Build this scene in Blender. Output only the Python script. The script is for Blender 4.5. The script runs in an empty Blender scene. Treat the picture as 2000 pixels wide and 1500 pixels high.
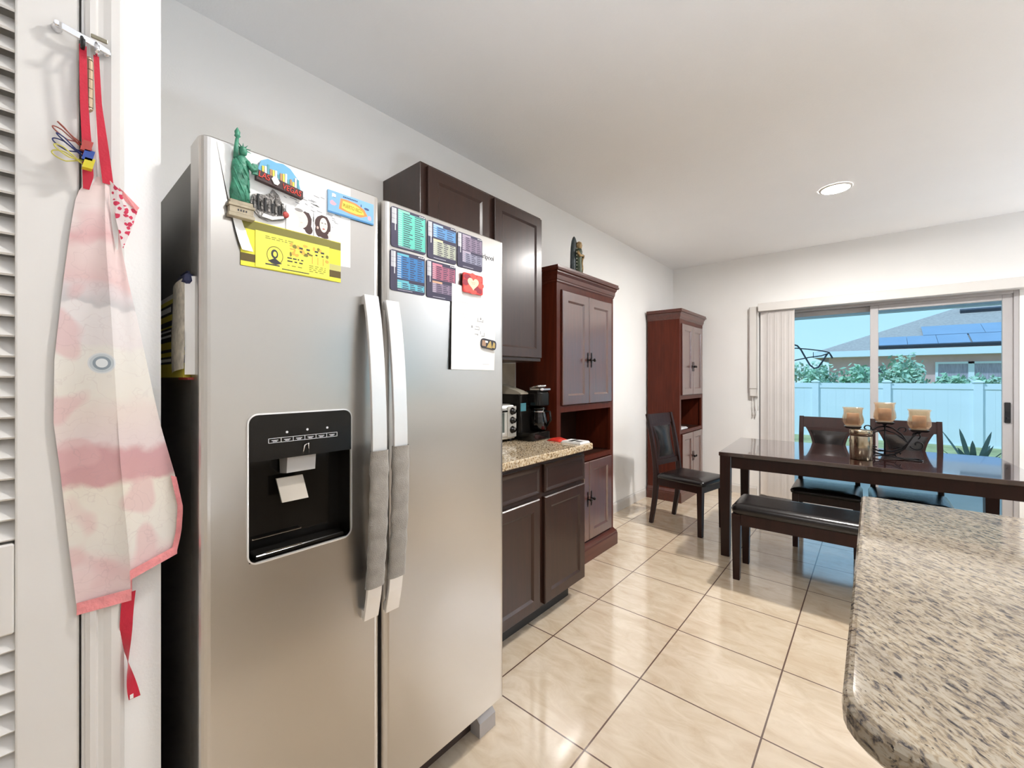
import bpy, bmesh, math, random
from mathutils import Vector, Matrix
PI = math.pi
random.seed(7)
SC = bpy.context.scene
COL = SC.collection

# ------------------------------------------------------------------ materials
MATS = {}
def new_mat(name):
    m = bpy.data.materials.new(name); m.use_nodes = True
    nt = m.node_tree
    return m, nt, nt.nodes['Principled BSDF']
def mat(name, col, rough=.5, metal=0., spec=.5, coat=0., coatr=.1, bump=None, var=None, emit=None, aniso=0., sheen=0., stretch=(1,1,1), alpha=None):
    """plain surface with a fine procedural variation: var=(scale, amount) tints, bump=(scale, strength) roughens"""
    if name in MATS: return MATS[name]
    m, nt, b = new_mat(name)
    b.inputs['Base Color'].default_value = (*col, 1)
    b.inputs['Roughness'].default_value = rough
    b.inputs['Metallic'].default_value = metal
    b.inputs['Specular IOR Level'].default_value = spec
    b.inputs['Coat Weight'].default_value = coat
    b.inputs['Coat Roughness'].default_value = coatr
    b.inputs['Anisotropic'].default_value = aniso
    b.inputs['Sheen Weight'].default_value = sheen
    if emit:
        b.inputs['Emission Color'].default_value = (*emit[0], 1); b.inputs['Emission Strength'].default_value = emit[1]
    N = nt.nodes; L = nt.links
    if bump or var:
        tc = N.new('ShaderNodeTexCoord'); mp = N.new('ShaderNodeMapping'); mp.inputs['Scale'].default_value = stretch
        L.new(tc.outputs['Object'], mp.inputs['Vector'])
    if var:
        n = N.new('ShaderNodeTexNoise'); n.inputs['Scale'].default_value = var[0]; n.inputs['Detail'].default_value = 4
        L.new(mp.outputs['Vector'], n.inputs['Vector'])
        r = N.new('ShaderNodeValToRGB')
        k = var[1]
        r.color_ramp.elements[0].color = (*[max(0, c*(1-k)) for c in col], 1); r.color_ramp.elements[0].position = .3
        r.color_ramp.elements[1].color = (*[min(1, c*(1+k)) for c in col], 1); r.color_ramp.elements[1].position = .7
        L.new(n.outputs['Fac'], r.inputs['Fac']); L.new(r.outputs['Color'], b.inputs['Base Color'])
    if bump:
        n = N.new('ShaderNodeTexNoise'); n.inputs['Scale'].default_value = bump[0]; n.inputs['Detail'].default_value = 3
        L.new(mp.outputs['Vector'], n.inputs['Vector'])
        bp = N.new('ShaderNodeBump'); bp.inputs['Strength'].default_value = bump[1]; bp.inputs['Distance'].default_value = .01
        L.new(n.outputs['Fac'], bp.inputs['Height']); L.new(bp.outputs['Normal'], b.inputs['Normal'])
    MATS[name] = m
    return m
def flat(col, rough=.55):
    nm = 'ink_%02x%02x%02x' % tuple(int(max(0, min(1, c))*255) for c in col)
    return mat(nm, col, rough)

def srgb(r, g, b):
    f = lambda c: (c/255/12.92) if c/255 <= .04045 else ((c/255+.055)/1.055)**2.4
    return (f(r), f(g), f(b))

def m_tile():
    m, nt, b = new_mat('floor_tile'); N = nt.nodes; L = nt.links
    g = N.new('ShaderNodeNewGeometry')
    mp = N.new('ShaderNodeMapping'); mp.vector_type = 'POINT'
    mp.inputs['Location'].default_value = (1.219-.4585*.5*0+.0035, -1.738+.0035, 0)
    L.new(g.outputs['Position'], mp.inputs['Vector'])
    br = N.new('ShaderNodeTexBrick'); br.offset = 0; br.squash = 1
    br.inputs['Scale'].default_value = 1; br.inputs['Brick Width'].default_value = .4585; br.inputs['Row Height'].default_value = .4625
    br.inputs['Mortar Size'].default_value = .0032; br.inputs['Mortar Smooth'].default_value = .1; br.inputs['Bias'].default_value = 0
    br.inputs['Color1'].default_value = (0, 0, 0, 1); br.inputs['Color2'].default_value = (1, 1, 1, 1)
    L.new(mp.outputs['Vector'], br.inputs['Vector'])
    # every tile its own vein offset
    ad = N.new('ShaderNodeVectorMath'); ad.operation = 'MULTIPLY_ADD'
    L.new(br.outputs['Color'], ad.inputs[0]); ad.inputs[1].default_value = (7, 3, 5); L.new(g.outputs['Position'], ad.inputs[2])
    mp2 = N.new('ShaderNodeMapping'); mp2.inputs['Rotation'].default_value = (0, 0, .7); mp2.inputs['Scale'].default_value = (2.0, 4.4, 1)
    L.new(ad.outputs[0], mp2.inputs['Vector'])
    n1 = N.new('ShaderNodeTexNoise'); n1.inputs['Scale'].default_value = 3.2; n1.inputs['Detail'].default_value = 8; n1.inputs['Roughness'].default_value = .62; n1.inputs['Distortion'].default_value = .9
    L.new(mp2.outputs['Vector'], n1.inputs['Vector'])
    r = N.new('ShaderNodeValToRGB'); e = r.color_ramp.elements
    e[0].position = .25; e[0].color = (*srgb(206, 182, 154), 1)
    e[1].position = .74; e[1].color = (*srgb(236, 219, 196), 1)
    x = r.color_ramp.elements.new(.45); x.color = (*srgb(220, 200, 173), 1)
    x = r.color_ramp.elements.new(.58); x.color = (*srgb(228, 210, 185), 1)
    L.new(n1.outputs['Fac'], r.inputs['Fac'])
    mx = N.new('ShaderNodeMix'); mx.data_type = 'RGBA'
    L.new(br.outputs['Fac'], mx.inputs['Factor']); L.new(r.outputs['Color'], mx.inputs['A']); mx.inputs['B'].default_value = (*srgb(88, 58, 42), 1)
    L.new(mx.outputs['Result'], b.inputs['Base Color'])
    rr = N.new('ShaderNodeMath'); rr.operation = 'MULTIPLY_ADD'; L.new(br.outputs['Fac'], rr.inputs[0]); rr.inputs[1].default_value = .5; rr.inputs[2].default_value = .11
    L.new(rr.outputs[0], b.inputs['Roughness'])
    b.inputs['Specular IOR Level'].default_value = .5; b.inputs['Coat Weight'].default_value = 1; b.inputs['Coat IOR'].default_value = 2.05; b.inputs['Coat Roughness'].default_value = .12
    bp = N.new('ShaderNodeBump'); bp.inputs['Strength'].default_value = .25; bp.inputs['Distance'].default_value = .004; bp.invert = True
    L.new(br.outputs['Fac'], bp.inputs['Height']); L.new(bp.outputs['Normal'], b.inputs['Normal'])
    return m

def m_granite(name, light, mid, dark, rot=.55, sc=1., yellow=None):
    m, nt, b = new_mat(name); N = nt.nodes; L = nt.links
    g = N.new('ShaderNodeNewGeometry')
    mp = N.new('ShaderNodeMapping'); mp.vector_type = 'TEXTURE'; mp.inputs['Rotation'].default_value = (0, 0, rot); mp.inputs['Scale'].default_value = (1.0, .42, .6)
    L.new(g.outputs['Position'], mp.inputs['Vector'])
    n1 = N.new('ShaderNodeTexNoise'); n1.inputs['Scale'].default_value = 36*sc; n1.inputs['Detail'].default_value = 5; n1.inputs['Roughness'].default_value = .6; n1.inputs['Distortion'].default_value = .5
    L.new(mp.outputs['Vector'], n1.inputs['Vector'])
    r = N.new('ShaderNodeValToRGB'); e = r.color_ramp.elements
    e[0].position = .33; e[0].color = (*dark, 1); e[1].position = .58; e[1].color = (*light, 1)
    x = e.new(.40); x.color = (*mid, 1); x = e.new(.47); x.color = (*(yellow or light), 1)
    L.new(n1.outputs['Fac'], r.inputs['Fac'])
    n2 = N.new('ShaderNodeTexNoise'); n2.inputs['Scale'].default_value = 62*sc; n2.inputs['Detail'].default_value = 3
    L.new(mp.outputs['Vector'], n2.inputs['Vector'])
    r2 = N.new('ShaderNodeValToRGB'); r2.color_ramp.elements[0].position = .29; r2.color_ramp.elements[1].position = .36
    L.new(n2.outputs['Fac'], r2.inputs['Fac'])
    mx = N.new('ShaderNodeMix'); mx.data_type = 'RGBA'
    L.new(r2.outputs['Color'], mx.inputs['Factor']); mx.inputs['A'].default_value = (*[c*.45 for c in dark], 1); L.new(r.outputs['Color'], mx.inputs['B'])
    n3 = N.new('ShaderNodeTexNoise'); n3.inputs['Scale'].default_value = 5*sc; L.new(mp.outputs['Vector'], n3.inputs['Vector'])
    r3 = N.new('ShaderNodeValToRGB'); r3.color_ramp.elements[0].position = .35; r3.color_ramp.elements[0].color = (.78, .78, .80, 1); r3.color_ramp.elements[1].position = .65; r3.color_ramp.elements[1].color = (1, 1, 1, 1)
    L.new(n3.outputs['Fac'], r3.inputs['Fac'])
    mu = N.new('ShaderNodeMix'); mu.data_type = 'RGBA'; mu.blend_type = 'MULTIPLY'; mu.inputs['Factor'].default_value = 1
    L.new(mx.outputs['Result'], mu.inputs['A']); L.new(r3.outputs['Color'], mu.inputs['B'])
    L.new(mu.outputs['Result'], b.inputs['Base Color'])
    b.inputs['Roughness'].default_value = .055; b.inputs['Specular IOR Level'].default_value = .5
    return m

def m_wood(name, c1, c2, rough=.32, coat=.4, axis='z', scale=6):
    m, nt, b = new_mat(name); N = nt.nodes; L = nt.links
    tc = N.new('ShaderNodeTexCoord'); mp = N.new('ShaderNodeMapping')
    s = {'z': (7, 7, .5), 'x': (.5, 7, 7), 'y': (7, .5, 7)}[axis]
    mp.inputs['Scale'].default_value = s
    L.new(tc.outputs['Object'], mp.inputs['Vector'])
    n = N.new('ShaderNodeTexNoise'); n.inputs['Scale'].default_value = scale; n.inputs['Detail'].default_value = 6; n.inputs['Distortion'].default_value = .6
    L.new(mp.outputs['Vector'], n.inputs['Vector'])
    r = N.new('ShaderNodeValToRGB'); r.color_ramp.elements[0].position = .3; r.color_ramp.elements[0].color = (*c1, 1); r.color_ramp.elements[1].position = .7; r.color_ramp.elements[1].color = (*c2, 1)
    L.new(n.outputs['Fac'], r.inputs['Fac']); L.new(r.outputs['Color'], b.inputs['Base Color'])
    b.inputs['Roughness'].default_value = rough; b.inputs['Coat Weight'].default_value = coat; b.inputs['Coat Roughness'].default_value = .2
    return m

def m_steel(name, col, rough, wav=.012):
    """brushed sheet steel with faint waviness of the sheet"""
    m, nt, b = new_mat(name); N = nt.nodes; L = nt.links
    b.inputs['Base Color'].default_value = (*col, 1); b.inputs['Metallic'].default_value = 1
    tc = N.new('ShaderNodeTexCoord'); mp = N.new('ShaderNodeMapping'); mp.inputs['Scale'].default_value = (2, 1.2, 160)
    L.new(tc.outputs['Object'], mp.inputs['Vector'])
    n = N.new('ShaderNodeTexNoise'); n.inputs['Scale'].default_value = 6; n.inputs['Detail'].default_value = 4
    L.new(mp.outputs['Vector'], n.inputs['Vector'])
    mr = N.new('ShaderNodeMapRange'); mr.inputs['To Min'].default_value = rough-.008; mr.inputs['To Max'].default_value = rough+.008
    L.new(n.outputs['Fac'], mr.inputs['Value']); L.new(mr.outputs['Result'], b.inputs['Roughness'])
    n2 = N.new('ShaderNodeTexNoise'); n2.inputs['Scale'].default_value = 2.2; n2.inputs['Detail'].default_value = 1
    L.new(tc.outputs['Object'], n2.inputs['Vector'])
    bp = N.new('ShaderNodeBump'); bp.inputs['Strength'].default_value = 1; bp.inputs['Distance'].default_value = wav
    L.new(n2.outputs['Fac'], bp.inputs['Height']); L.new(bp.outputs['Normal'], b.inputs['Normal'])
    b.inputs['Anisotropic'].default_value = .5; b.inputs['Anisotropic Rotation'].default_value = 0
    tg = N.new('ShaderNodeTangent'); tg.direction_type = 'RADIAL'; tg.axis = 'Z'
    L.new(tg.outputs['Tangent'], b.inputs['Tangent'])
    return m

def m_glass(name, tint=(.96, .985, .99), refl=.07):
    m = bpy.data.materials.new(name); m.use_nodes = True; nt = m.node_tree; N = nt.nodes; L = nt.links
    N.remove(N['Principled BSDF']); out = N['Material Output']
    t = N.new('ShaderNodeBsdfTransparent'); t.inputs['Color'].default_value = (*tint, 1)
    g = N.new('ShaderNodeBsdfGlossy'); g.inputs['Roughness'].default_value = .02
    f = N.new('ShaderNodeLayerWeight'); f.inputs['Blend'].default_value = .12
    mt = N.new('ShaderNodeMath'); mt.operation = 'MULTIPLY'; mt.inputs[1].default_value = refl*6
    L.new(f.outputs['Facing'], mt.inputs[0])
    ad = N.new('ShaderNodeMath'); ad.operation = 'ADD'; ad.use_clamp = True; ad.inputs[1].default_value = refl*.5; L.new(mt.outputs[0], ad.inputs[0])
    mx = N.new('ShaderNodeMixShader'); L.new(ad.outputs[0], mx.inputs['Fac']); L.new(t.outputs[0], mx.inputs[1]); L.new(g.outputs[0], mx.inputs[2])
    L.new(mx.outputs[0], out.inputs['Surface'])
    return m

WALL = mat('wall_paint', (.88, .872, .855), .7, bump=(180, .05), var=(3, .012))
CEIL = mat('ceiling_paint', (.92, .92, .92), .85, bump=(120, .12), var=(2, .01))
TRIMW = mat('white_trim_paint', (.70, .675, .645), .4, var=(5, .01))
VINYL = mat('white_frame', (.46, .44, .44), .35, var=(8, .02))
TILE = m_tile()
GRAN_I = m_granite('island_granite', srgb(174, 163, 145), srgb(112, 104, 97), srgb(56, 51, 51), rot=-.87, sc=1.8, yellow=srgb(152, 136, 113))
GRAN_C = m_granite('counter_granite', srgb(226, 212, 186), srgb(150, 124, 92), srgb(72, 52, 36), rot=-.87, sc=1.6, yellow=srgb(206, 180, 142))
ESP = m_wood('espresso_cabinet', (.024, .0085, .0052), (.038, .013, .0075), .33, .2)
ESPH = m_wood('espresso_cabinet_drawer', (.020, .008, .006), (.032, .012, .008), .33, .35, 'y')
CHERRY = m_wood('cherry_veneer', (.062, .011, .005), (.098, .018, .008), .36, .12)
CHERRYH = m_wood('cherry_molding', (.062, .012, .006), (.098, .020, .010), .34, .35, 'y')
INNER = m_wood('cabinet_inside', (.022, .008, .005), (.035, .012, .007), .5, 0)
DARKX = m_wood('dark_table_wood', (.020, .0055, .004), (.034, .009, .006), .14, 1., 'x')
DARKX.node_tree.nodes['Principled BSDF'].inputs['Coat IOR'].default_value = 1.7; DARKX.node_tree.nodes['Principled BSDF'].inputs['Coat Roughness'].default_value = .04
DARKZ = m_wood('dark_leg_wood', (.016, .005, .004), (.026, .0075, .005), .32, .0, 'z')
DARKZ.node_tree.nodes['Principled BSDF'].inputs['Specular IOR Level'].default_value = .28
LEATHER = mat('black_leather', (.010, .008, .008), .24, spec=.45, bump=(260, .08), var=(20, .2))
STEEL = m_steel('brushed_steel', (.61, .585, .555), .28)
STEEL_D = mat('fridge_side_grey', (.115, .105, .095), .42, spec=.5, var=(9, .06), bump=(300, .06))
CHROME = mat('chrome', (.82, .82, .84), .12, 1, var=(14, .03))
SATIN = mat('satin_metal', (.86, .85, .84), .30, .55, var=(9, .02))
CANST = mat('canister_steel', (.40, .34, .25), .2, 1, var=(3, .05), stretch=(1, 1, .1))
IRON = mat('black_iron', (.012, .012, .014), .32, .5, var=(30, .2))
BRASS = mat('brass', (.50, .40, .28), .34, 1, var=(25, .12))
KNOBM = mat('dark_bronze', (.018, .013, .012), .3, .7, var=(30, .2))
BLACKP = mat('black_plastic', (.008, .007, .006), .14, spec=.32, var=(8, .1))
BLACKM = mat('matte_black', (.006, .006, .007), .45, var=(12, .2))
GREYP = mat('grey_plastic', (.42, .40, .40), .38, var=(12, .04))
SILVERP = mat('silver_plastic', (.62, .60, .55), .3, .5, var=(12, .04))
PAPER = mat('white_paper', (.86, .85, .83), .65, var=(12, .012), bump=(40, .05))
GLASS = m_glass('window_glass', (.86, .955, 1.0), .022)
SMOKE = m_glass('carafe_glass', (.25, .25, .27), .10)

def m_ramp_y(name, stops, rough=.6):
    m, nt, b = new_mat(name); b.inputs['Roughness'].default_value = rough
    return m

# ------------------------------------------------------------------ mesh builder
class MB:
    def __init__(s): s.bm = bmesh.new(); s.mats = []; s.T = None
    def mi(s, m):
        if m is None: return 0
        if m not in s.mats: s.mats.append(m)
        return s.mats.index(m)
    def v(s, p):
        p = Vector(p)
        return s.bm.verts.new(s.T @ p if s.T else p)
    def face(s, vs, m=None, smooth=False):
        try: f = s.bm.faces.new(vs)
        except ValueError: return None
        f.material_index = s.mi(m); f.smooth = smooth
        return f
    def poly(s, pts, m=None): return s.face([s.v(p) for p in pts], m)
    def loft(s, loops, m=None, cap=True, closed=True, smooth=False, capm=None):
        rings = [[s.v(p) for p in lp] for lp in loops]; n = len(rings[0])
        for a, b in zip(rings, rings[1:]):
            for i in range(n if closed else n-1):
                j = (i+1) % n
                s.face([a[i], a[j], b[j], b[i]], m, smooth)
        if cap:
            s.face(list(reversed(rings[0])), capm or m); s.face(rings[-1], capm or m)
        return s
    def box(s, x0, x1, y0, y1, z0, z1, m=None, bev=0.):
        if bev > 0:
            b = min(bev, abs(x1-x0)*.45, abs(y1-y0)*.45, abs(z1-z0)*.45)
            return s.rr([(z0, b), (z0+b, 0), (z1-b, 0), (z1, b)], x0, x1, y0, y1, b, m, 2)
        P = lambda z: [(x0, y0, z), (x1, y0, z), (x1, y1, z), (x0, y1, z)]
        return s.loft([P(z0), P(z1)], m)
    def rr(s, levels, x0, x1, y0, y1, r, m=None, seg=4, smooth=False, corners=(1, 1, 1, 1)):
        """stack of rounded rectangles; levels = (z, inset)"""
        loops = []
        for z, i in levels:
            a0, a1, b0, b1 = x0+i, x1-i, y0+i, y1-i
            pts = []
            for k, (cx, cy, an) in enumerate(((a1, b1, 0), (a0, b1, 90), (a0, b0, 180), (a1, b0, 270))):
                rad = max(.0004, (r-i) if corners[k] else .001)
                rad = min(rad, (a1-a0)*.5, (b1-b0)*.5)
                sx = 1 if an in (0, 270) else -1; sy = 1 if an in (0, 90) else -1
                for q in range(seg+1):
                    t = math.radians(an+90*q/seg)
                    pts.append((cx-sx*rad+rad*math.cos(t), cy-sy*rad+rad*math.sin(t), z))
            loops.append(pts)
        return s.loft(loops, m, smooth=smooth)
    def tube(s, pts, r, m=None, seg=8, closed=False, smooth=True):
        P = [Vector(p) for p in pts]; n = len(P); loops = []
        up = None
        for i in range(n):
            if closed: t = P[(i+1) % n]-P[i-1]
            else: t = P[min(i+1, n-1)]-P[max(i-1, 0)]
            t.normalize()
            if up is None:
                up = Vector((0, 0, 1)) if abs(t.z) < .9 else Vector((1, 0, 0))
            a = t.cross(up); a.normalize(); b = a.cross(t); up = b
            rr_ = r[i] if isinstance(r, (list, tuple)) else r
            loops.append([P[i]+a*math.cos(2*PI*k/seg)*rr_+b*math.sin(2*PI*k/seg)*rr_ for k in range(seg)])
        if closed: loops.append(loops[0])
        return s.loft(loops, m, cap=not closed, smooth=smooth)
    def lathe(s, prof, c=(0, 0, 0), m=None, seg=24, cap=True, axis='z', smooth=True):
        loops = []
        for r, h in prof:
            L_ = []
            for k in range(seg):
                a = 2*PI*k/seg; u, w = r*math.cos(a), r*math.sin(a)
                if axis == 'z': L_.append((c[0]+u, c[1]+w, c[2]+h))
                elif axis == 'x': L_.append((c[0]+h, c[1]+u, c[2]+w))
                else: L_.append((c[0]+w, c[1]+h, c[2]+u))
            loops.append(L_)
        return s.loft(loops, m, cap=cap, smooth=smooth)
    def prism(s, pts, d, m=None):
        """polygon of 3-D points pushed by vector d"""
        d = Vector(d); a = [Vector(p) for p in pts]
        return s.loft([a, [p+d for p in a]], m)
    def sweep(s, path, w, h, m=None, side=(1, 0, 0)):
        """rectangular bar along path; w along side, h across; w,h may be lists"""
        P = [Vector(p) for p in path]; S = Vector(side).normalized(); n = len(P); loops = []
        for i in range(n):
            t = P[min(i+1, n-1)]-P[max(i-1, 0)]; t.normalize()
            o = S.cross(t); o.normalize()
            a = (w[i] if isinstance(w, (list, tuple)) else w)/2; b = (h[i] if isinstance(h, (list, tuple)) else h)/2
            c = min(a, b)*.25
            loops.append([P[i]+S*x+o*y for x, y in ((a-c, -b), (a, -b+c), (a, b-c), (a-c, b), (-a+c, b), (-a, b-c), (-a, -b+c), (-a+c, -b))])
        return s.loft(loops, m)
    def grid(s, fn, nu, nv, m=None, smooth=True, matfn=None):
        V = [[s.v(fn(i/nu, j/nv)) for j in range(nv+1)] for i in range(nu+1)]
        for i in range(nu):
            for j in range(nv):
                mm = matfn((i+.5)/nu, (j+.5)/nv) if matfn else m
                s.face([V[i][j], V[i+1][j], V[i+1][j+1], V[i][j+1]], mm, smooth)
        return s
    def build(s, name, m=None, parent=None, label=None, cat=None, group=None, kind=None, smooth=None, norm=True, loc=None):
        if norm: bmesh.ops.recalc_face_normals(s.bm, faces=s.bm.faces)
        me = bpy.data.meshes.new(name)
        s.bm.to_mesh(me); s.bm.free()
        if s.mats:
            for k in s.mats: me.materials.append(k)
        elif m: me.materials.append(m)
        if smooth:
            for p in me.polygons: p.use_smooth = True
        o = bpy.data.objects.new(name, me); COL.objects.link(o)
        if parent: o.parent = parent
        if loc: o.location = loc
        tag(o, label, cat, group, kind)
        return o
def tag(o, label=None, cat=None, group=None, kind=None):
    if label: o['label'] = label
    if cat: o['category'] = cat
    if group: o['group'] = group
    if kind: o['kind'] = kind
    return o
def thing(name, label, cat, loc=(0, 0, 0), rz=0, group=None):
    o = bpy.data.objects.new(name, None); COL.objects.link(o)
    o.location = loc; o.rotation_euler = (0, 0, rz)
    return tag(o, label, cat, group)
def copy_tree(o, parent=None):
    c = o.copy(); COL.objects.link(c)
    if parent: c.parent = parent
    for ch in list(o.children): copy_tree(ch, c)
    return c
def struct(name, mb, m=None, label=None, parent=None):
    return mb.build(name, m, parent, label, kind='structure' if parent is None else None)
def text_mesh(s, size, ext=0., align='CENTER', sx=1., font_shear=0.):
    cu = bpy.data.curves.new('txt', 'FONT'); cu.body = s; cu.size = size; cu.extrude = ext
    cu.align_x = align; cu.align_y = 'CENTER'; cu.shear = font_shear
    ob = bpy.data.objects.new('txt', cu); COL.objects.link(ob)
    dg = bpy.context.evaluated_depsgraph_get()
    me = bpy.data.meshes.new_from_object(ob.evaluated_get(dg))
    bpy.data.objects.remove(ob); bpy.data.curves.remove(cu)
    for v in me.vertices: v.co.x *= sx
    return me
def text_on(name, s, size, org, right, up, m, parent, ext=.0006, sx=1., shear=0., label=None, align='CENTER'):
    me = text_mesh(s, size, ext, align, sx, shear); me.name = name
    R = Vector(right).normalized(); U = Vector(up).normalized(); Nn = R.cross(U)
    M = Matrix(((R.x, U.x, Nn.x, org[0]), (R.y, U.y, Nn.y, org[1]), (R.z, U.z, Nn.z, org[2]), (0, 0, 0, 1)))
    me.transform(M)
    me.materials.clear(); me.materials.append(m)
    o = bpy.data.objects.new(name, me); COL.objects.link(o); o.parent = parent
    if label: o['label'] = label
    return o

# ------------------------------------------------------------------ camera (1.30 m above the floor, looking along the kitchen)
cam = bpy.data.objects.new('camera', bpy.data.cameras.new('camera')); COL.objects.link(cam)
cam.location = (0, 0, 1.30); cam.rotation_euler = (PI/2, 0, math.radians(40.8))
cam.data.sensor_width = 36; cam.data.lens = 817*36/2000; cam.data.shift_y = -11/2000; cam.data.clip_start = .02
SC.camera = cam

# ------------------------------------------------------------------ room shell
XL, YB, ZC, XR, YF = -1.90, 5.29, 2.66, 3.40, -2.40
XS, YS = -1.10, .178          # closet wall that ends beside the fridge
DX0, DX1, DZ = -.955, .905, 2.035   # sliding door opening
mb = MB(); mb.box(XL-.1, XR+.1, YF-.1, YB+.1, -.12, 0); struct('floor', mb, TILE, 'beige square ceramic floor tiles with brown grout lines')
mb = MB(); mb.box(XL-.1, XR+.1, YF-.1, YB+.1, ZC, ZC+.12); struct('ceiling', mb, CEIL, 'flat white painted ceiling')
mb = MB(); mb.box(XL-.1, XL, YS-.1, YB, 0, ZC); struct('wall_left', mb, WALL, 'long white wall behind fridge and cabinets')
mb = MB()
mb.box(XL-.1, DX0, YB, YB+.12, 0, ZC); mb.box(DX1, XR+.1, YB, YB+.12, 0, ZC); mb.box(DX0, DX1, YB, YB+.12, DZ, ZC)
struct('wall_back', mb, WALL, 'white end wall around the sliding patio door')
mb = MB()     # wall on the other side of the room, with a window opening
mb.box(XR, XR+.12, YF, 2.5, 0, ZC); mb.box(XR, XR+.12, 4.3, YB, 0, ZC); mb.box(XR, XR+.12, 2.5, 4.3, 0, .9); mb.box(XR, XR+.12, 2.5, 4.3, 2.05, ZC)
struct('wall_right', mb, WALL, 'white wall on the far side of the room')
mb = MB(); mb.box(XL, XR, YF-.1, YF, 0, ZC); struct('wall_front', mb, WALL, 'white wall behind the kitchen')
DY0, DY1 = -.535, .065        # closet door
mb = MB()
mb.box(XL, XS, DY1+.0, YS, 0, ZC); mb.box(XL, XS, YF, DY0, 0, ZC); mb.box(XL, XS, DY0, DY1, 2.2, ZC); mb.box(XL, XL+.04, DY0, DY1, 0, 2.2)
struct('wall_closet', mb, WALL, 'short white closet wall ending beside the fridge')
# closet door: louvred leaf in the plane of the wall
mb = MB(); mb.box(XS-.035, XS+.002, DY1-.079, DY1-.003, .02, 2.19, bev=.003)
door = struct('door_1', mb, TRIMW, 'white louvred closet door with brass hinge')
mb = MB(); mb.box(XS-.035, XS+.002, DY0+.003, DY0+.079, .02, 2.19, bev=.003); mb.build('stile', TRIMW, door)
for z0, z1 in ((.02, .25), (.868, 1.021), (2.09, 2.19)):
    mb = MB(); mb.box(XS-.034, XS+.001, DY0+.079, DY1-.079, z0, z1, bev=.003); mb.build('rail', TRIMW, door)
for z0, z1 in ((.25, .868), (1.021, 2.09)):
    mb = MB(); n = int((z1-z0)/.034)
    for i in range(n):
        z = z0+(i+.5)*(z1-z0)/n
        a = [(XS-.030, z+.019), (XS-.004, z-.013), (XS-.001, z-.010), (XS-.027, z+.022)]
        mb.prism([(x, DY0+.079, zz) for x, zz in a], (0, DY1-DY0-.158, 0))
    mb.build('louvre_panel', TRIMW, door)
mb = MB()
for k in range(5): mb.lathe([(.0058, 0), (.0062, .0006), (.0062, .0160), (.0058, .0166)], (XS+.0135, .0735, 1.795+k*.0172), seg=16, smooth=False)
mb.lathe([(.002, 0), (.0055, .004), (.0062, .007)], (XS+.0135, .0735, 1.787), seg=12); mb.lathe([(.0062, 0), (.004, .006), (.001, .008)], (XS+.0135, .0735, 1.881), seg=12)
mb.box(XS+.0015, XS+.0085, .0655, .0725, 1.796, 1.880)
mb.build('hinge', BRASS, door, 'brass hinge knuckle')
# casing beside the door
mb = MB()
prof = [(0, 0), (.010, 0), (.014, .006), (.014, .014), (.010, .017), (.012, .024), (.017, .034), (.017, .046), (.013, .052), (0, .054)]
mb.prism([(XS+x, DY1+.004+y, 0) for x, y in prof], (0, 0, 2.26)); mb.build('trim_1', TRIMW, None, 'white moulded door casing beside the closet door', kind='structure')
# baseboards
def baseboard(name, pts, label, d):
    mb = MB(); (x0, y0), (x1, y1) = pts
    if d == 'x': pr = [(0, 0), (.014, 0), (.014, .075), (.011, .085), (.006, .09), (.004, .1), (0, .1)]; mb.prism([(x0+x, y0, z) for x, z in pr], (0, y1-y0, 0))
    else: pr = [(0, 0), (-.014, 0), (-.014, .075), (-.011, .085), (-.006, .09), (-.004, .1), (0, .1)]; mb.prism([(x0, y0+y, z) for y, z in pr], (x1-x0, 0, 0))
    mb.build(name, TRIMW, None, label, kind='structure')
baseboard('baseboard_left', ((XL, 3.03), (XL, 4.44)), 'white baseboard between the two tall cabinets', 'x')
baseboard('baseboard_back', ((XL+.016, YB), (DX0-.02, YB)), 'white baseboard beside the patio door', 'y')
mb = MB(); mb.prism([(XS+x, DY1+.06, z) for x, z in [(0, 0), (.014, 0), (.014, .075), (.006, .09), (.004, .1), (0, .1)]], (0, YS-DY1-.06, 0)); mb.build('baseboard_closet', TRIMW, None, 'white baseboard on the closet wall end', kind='structure')
# backsplash tiles
BST = mat('backsplash_tile', (.56, .49, .39), .3, var=(16, .10))
mb = MB()
yy = [1.19, 1.34, 1.49, 1.64, 1.79, 1.94, 2.09, 2.228]
for r_ in range(3):
    z0 = .916+r_*.163; z1 = z0+.160
    for a, b in zip(yy, yy[1:]): mb.box(XL, XL+.008, a+.0015, b-.0015, z0, z1, bev=.002)
mb.build('trim_2', BST, None, 'beige wall tiles above the counter', kind='structure')

# second window, on the far side of the room (lights the fridge front)
mb = MB()
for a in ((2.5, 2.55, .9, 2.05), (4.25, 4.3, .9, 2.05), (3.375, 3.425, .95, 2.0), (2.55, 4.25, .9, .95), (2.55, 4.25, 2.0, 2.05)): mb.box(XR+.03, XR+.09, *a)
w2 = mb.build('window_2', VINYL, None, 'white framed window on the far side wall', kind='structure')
mb = MB(); mb.box(XR+.055, XR+.06, 2.55, 4.25, .95, 2.0); mb.build('pane', GLASS, w2)

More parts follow.
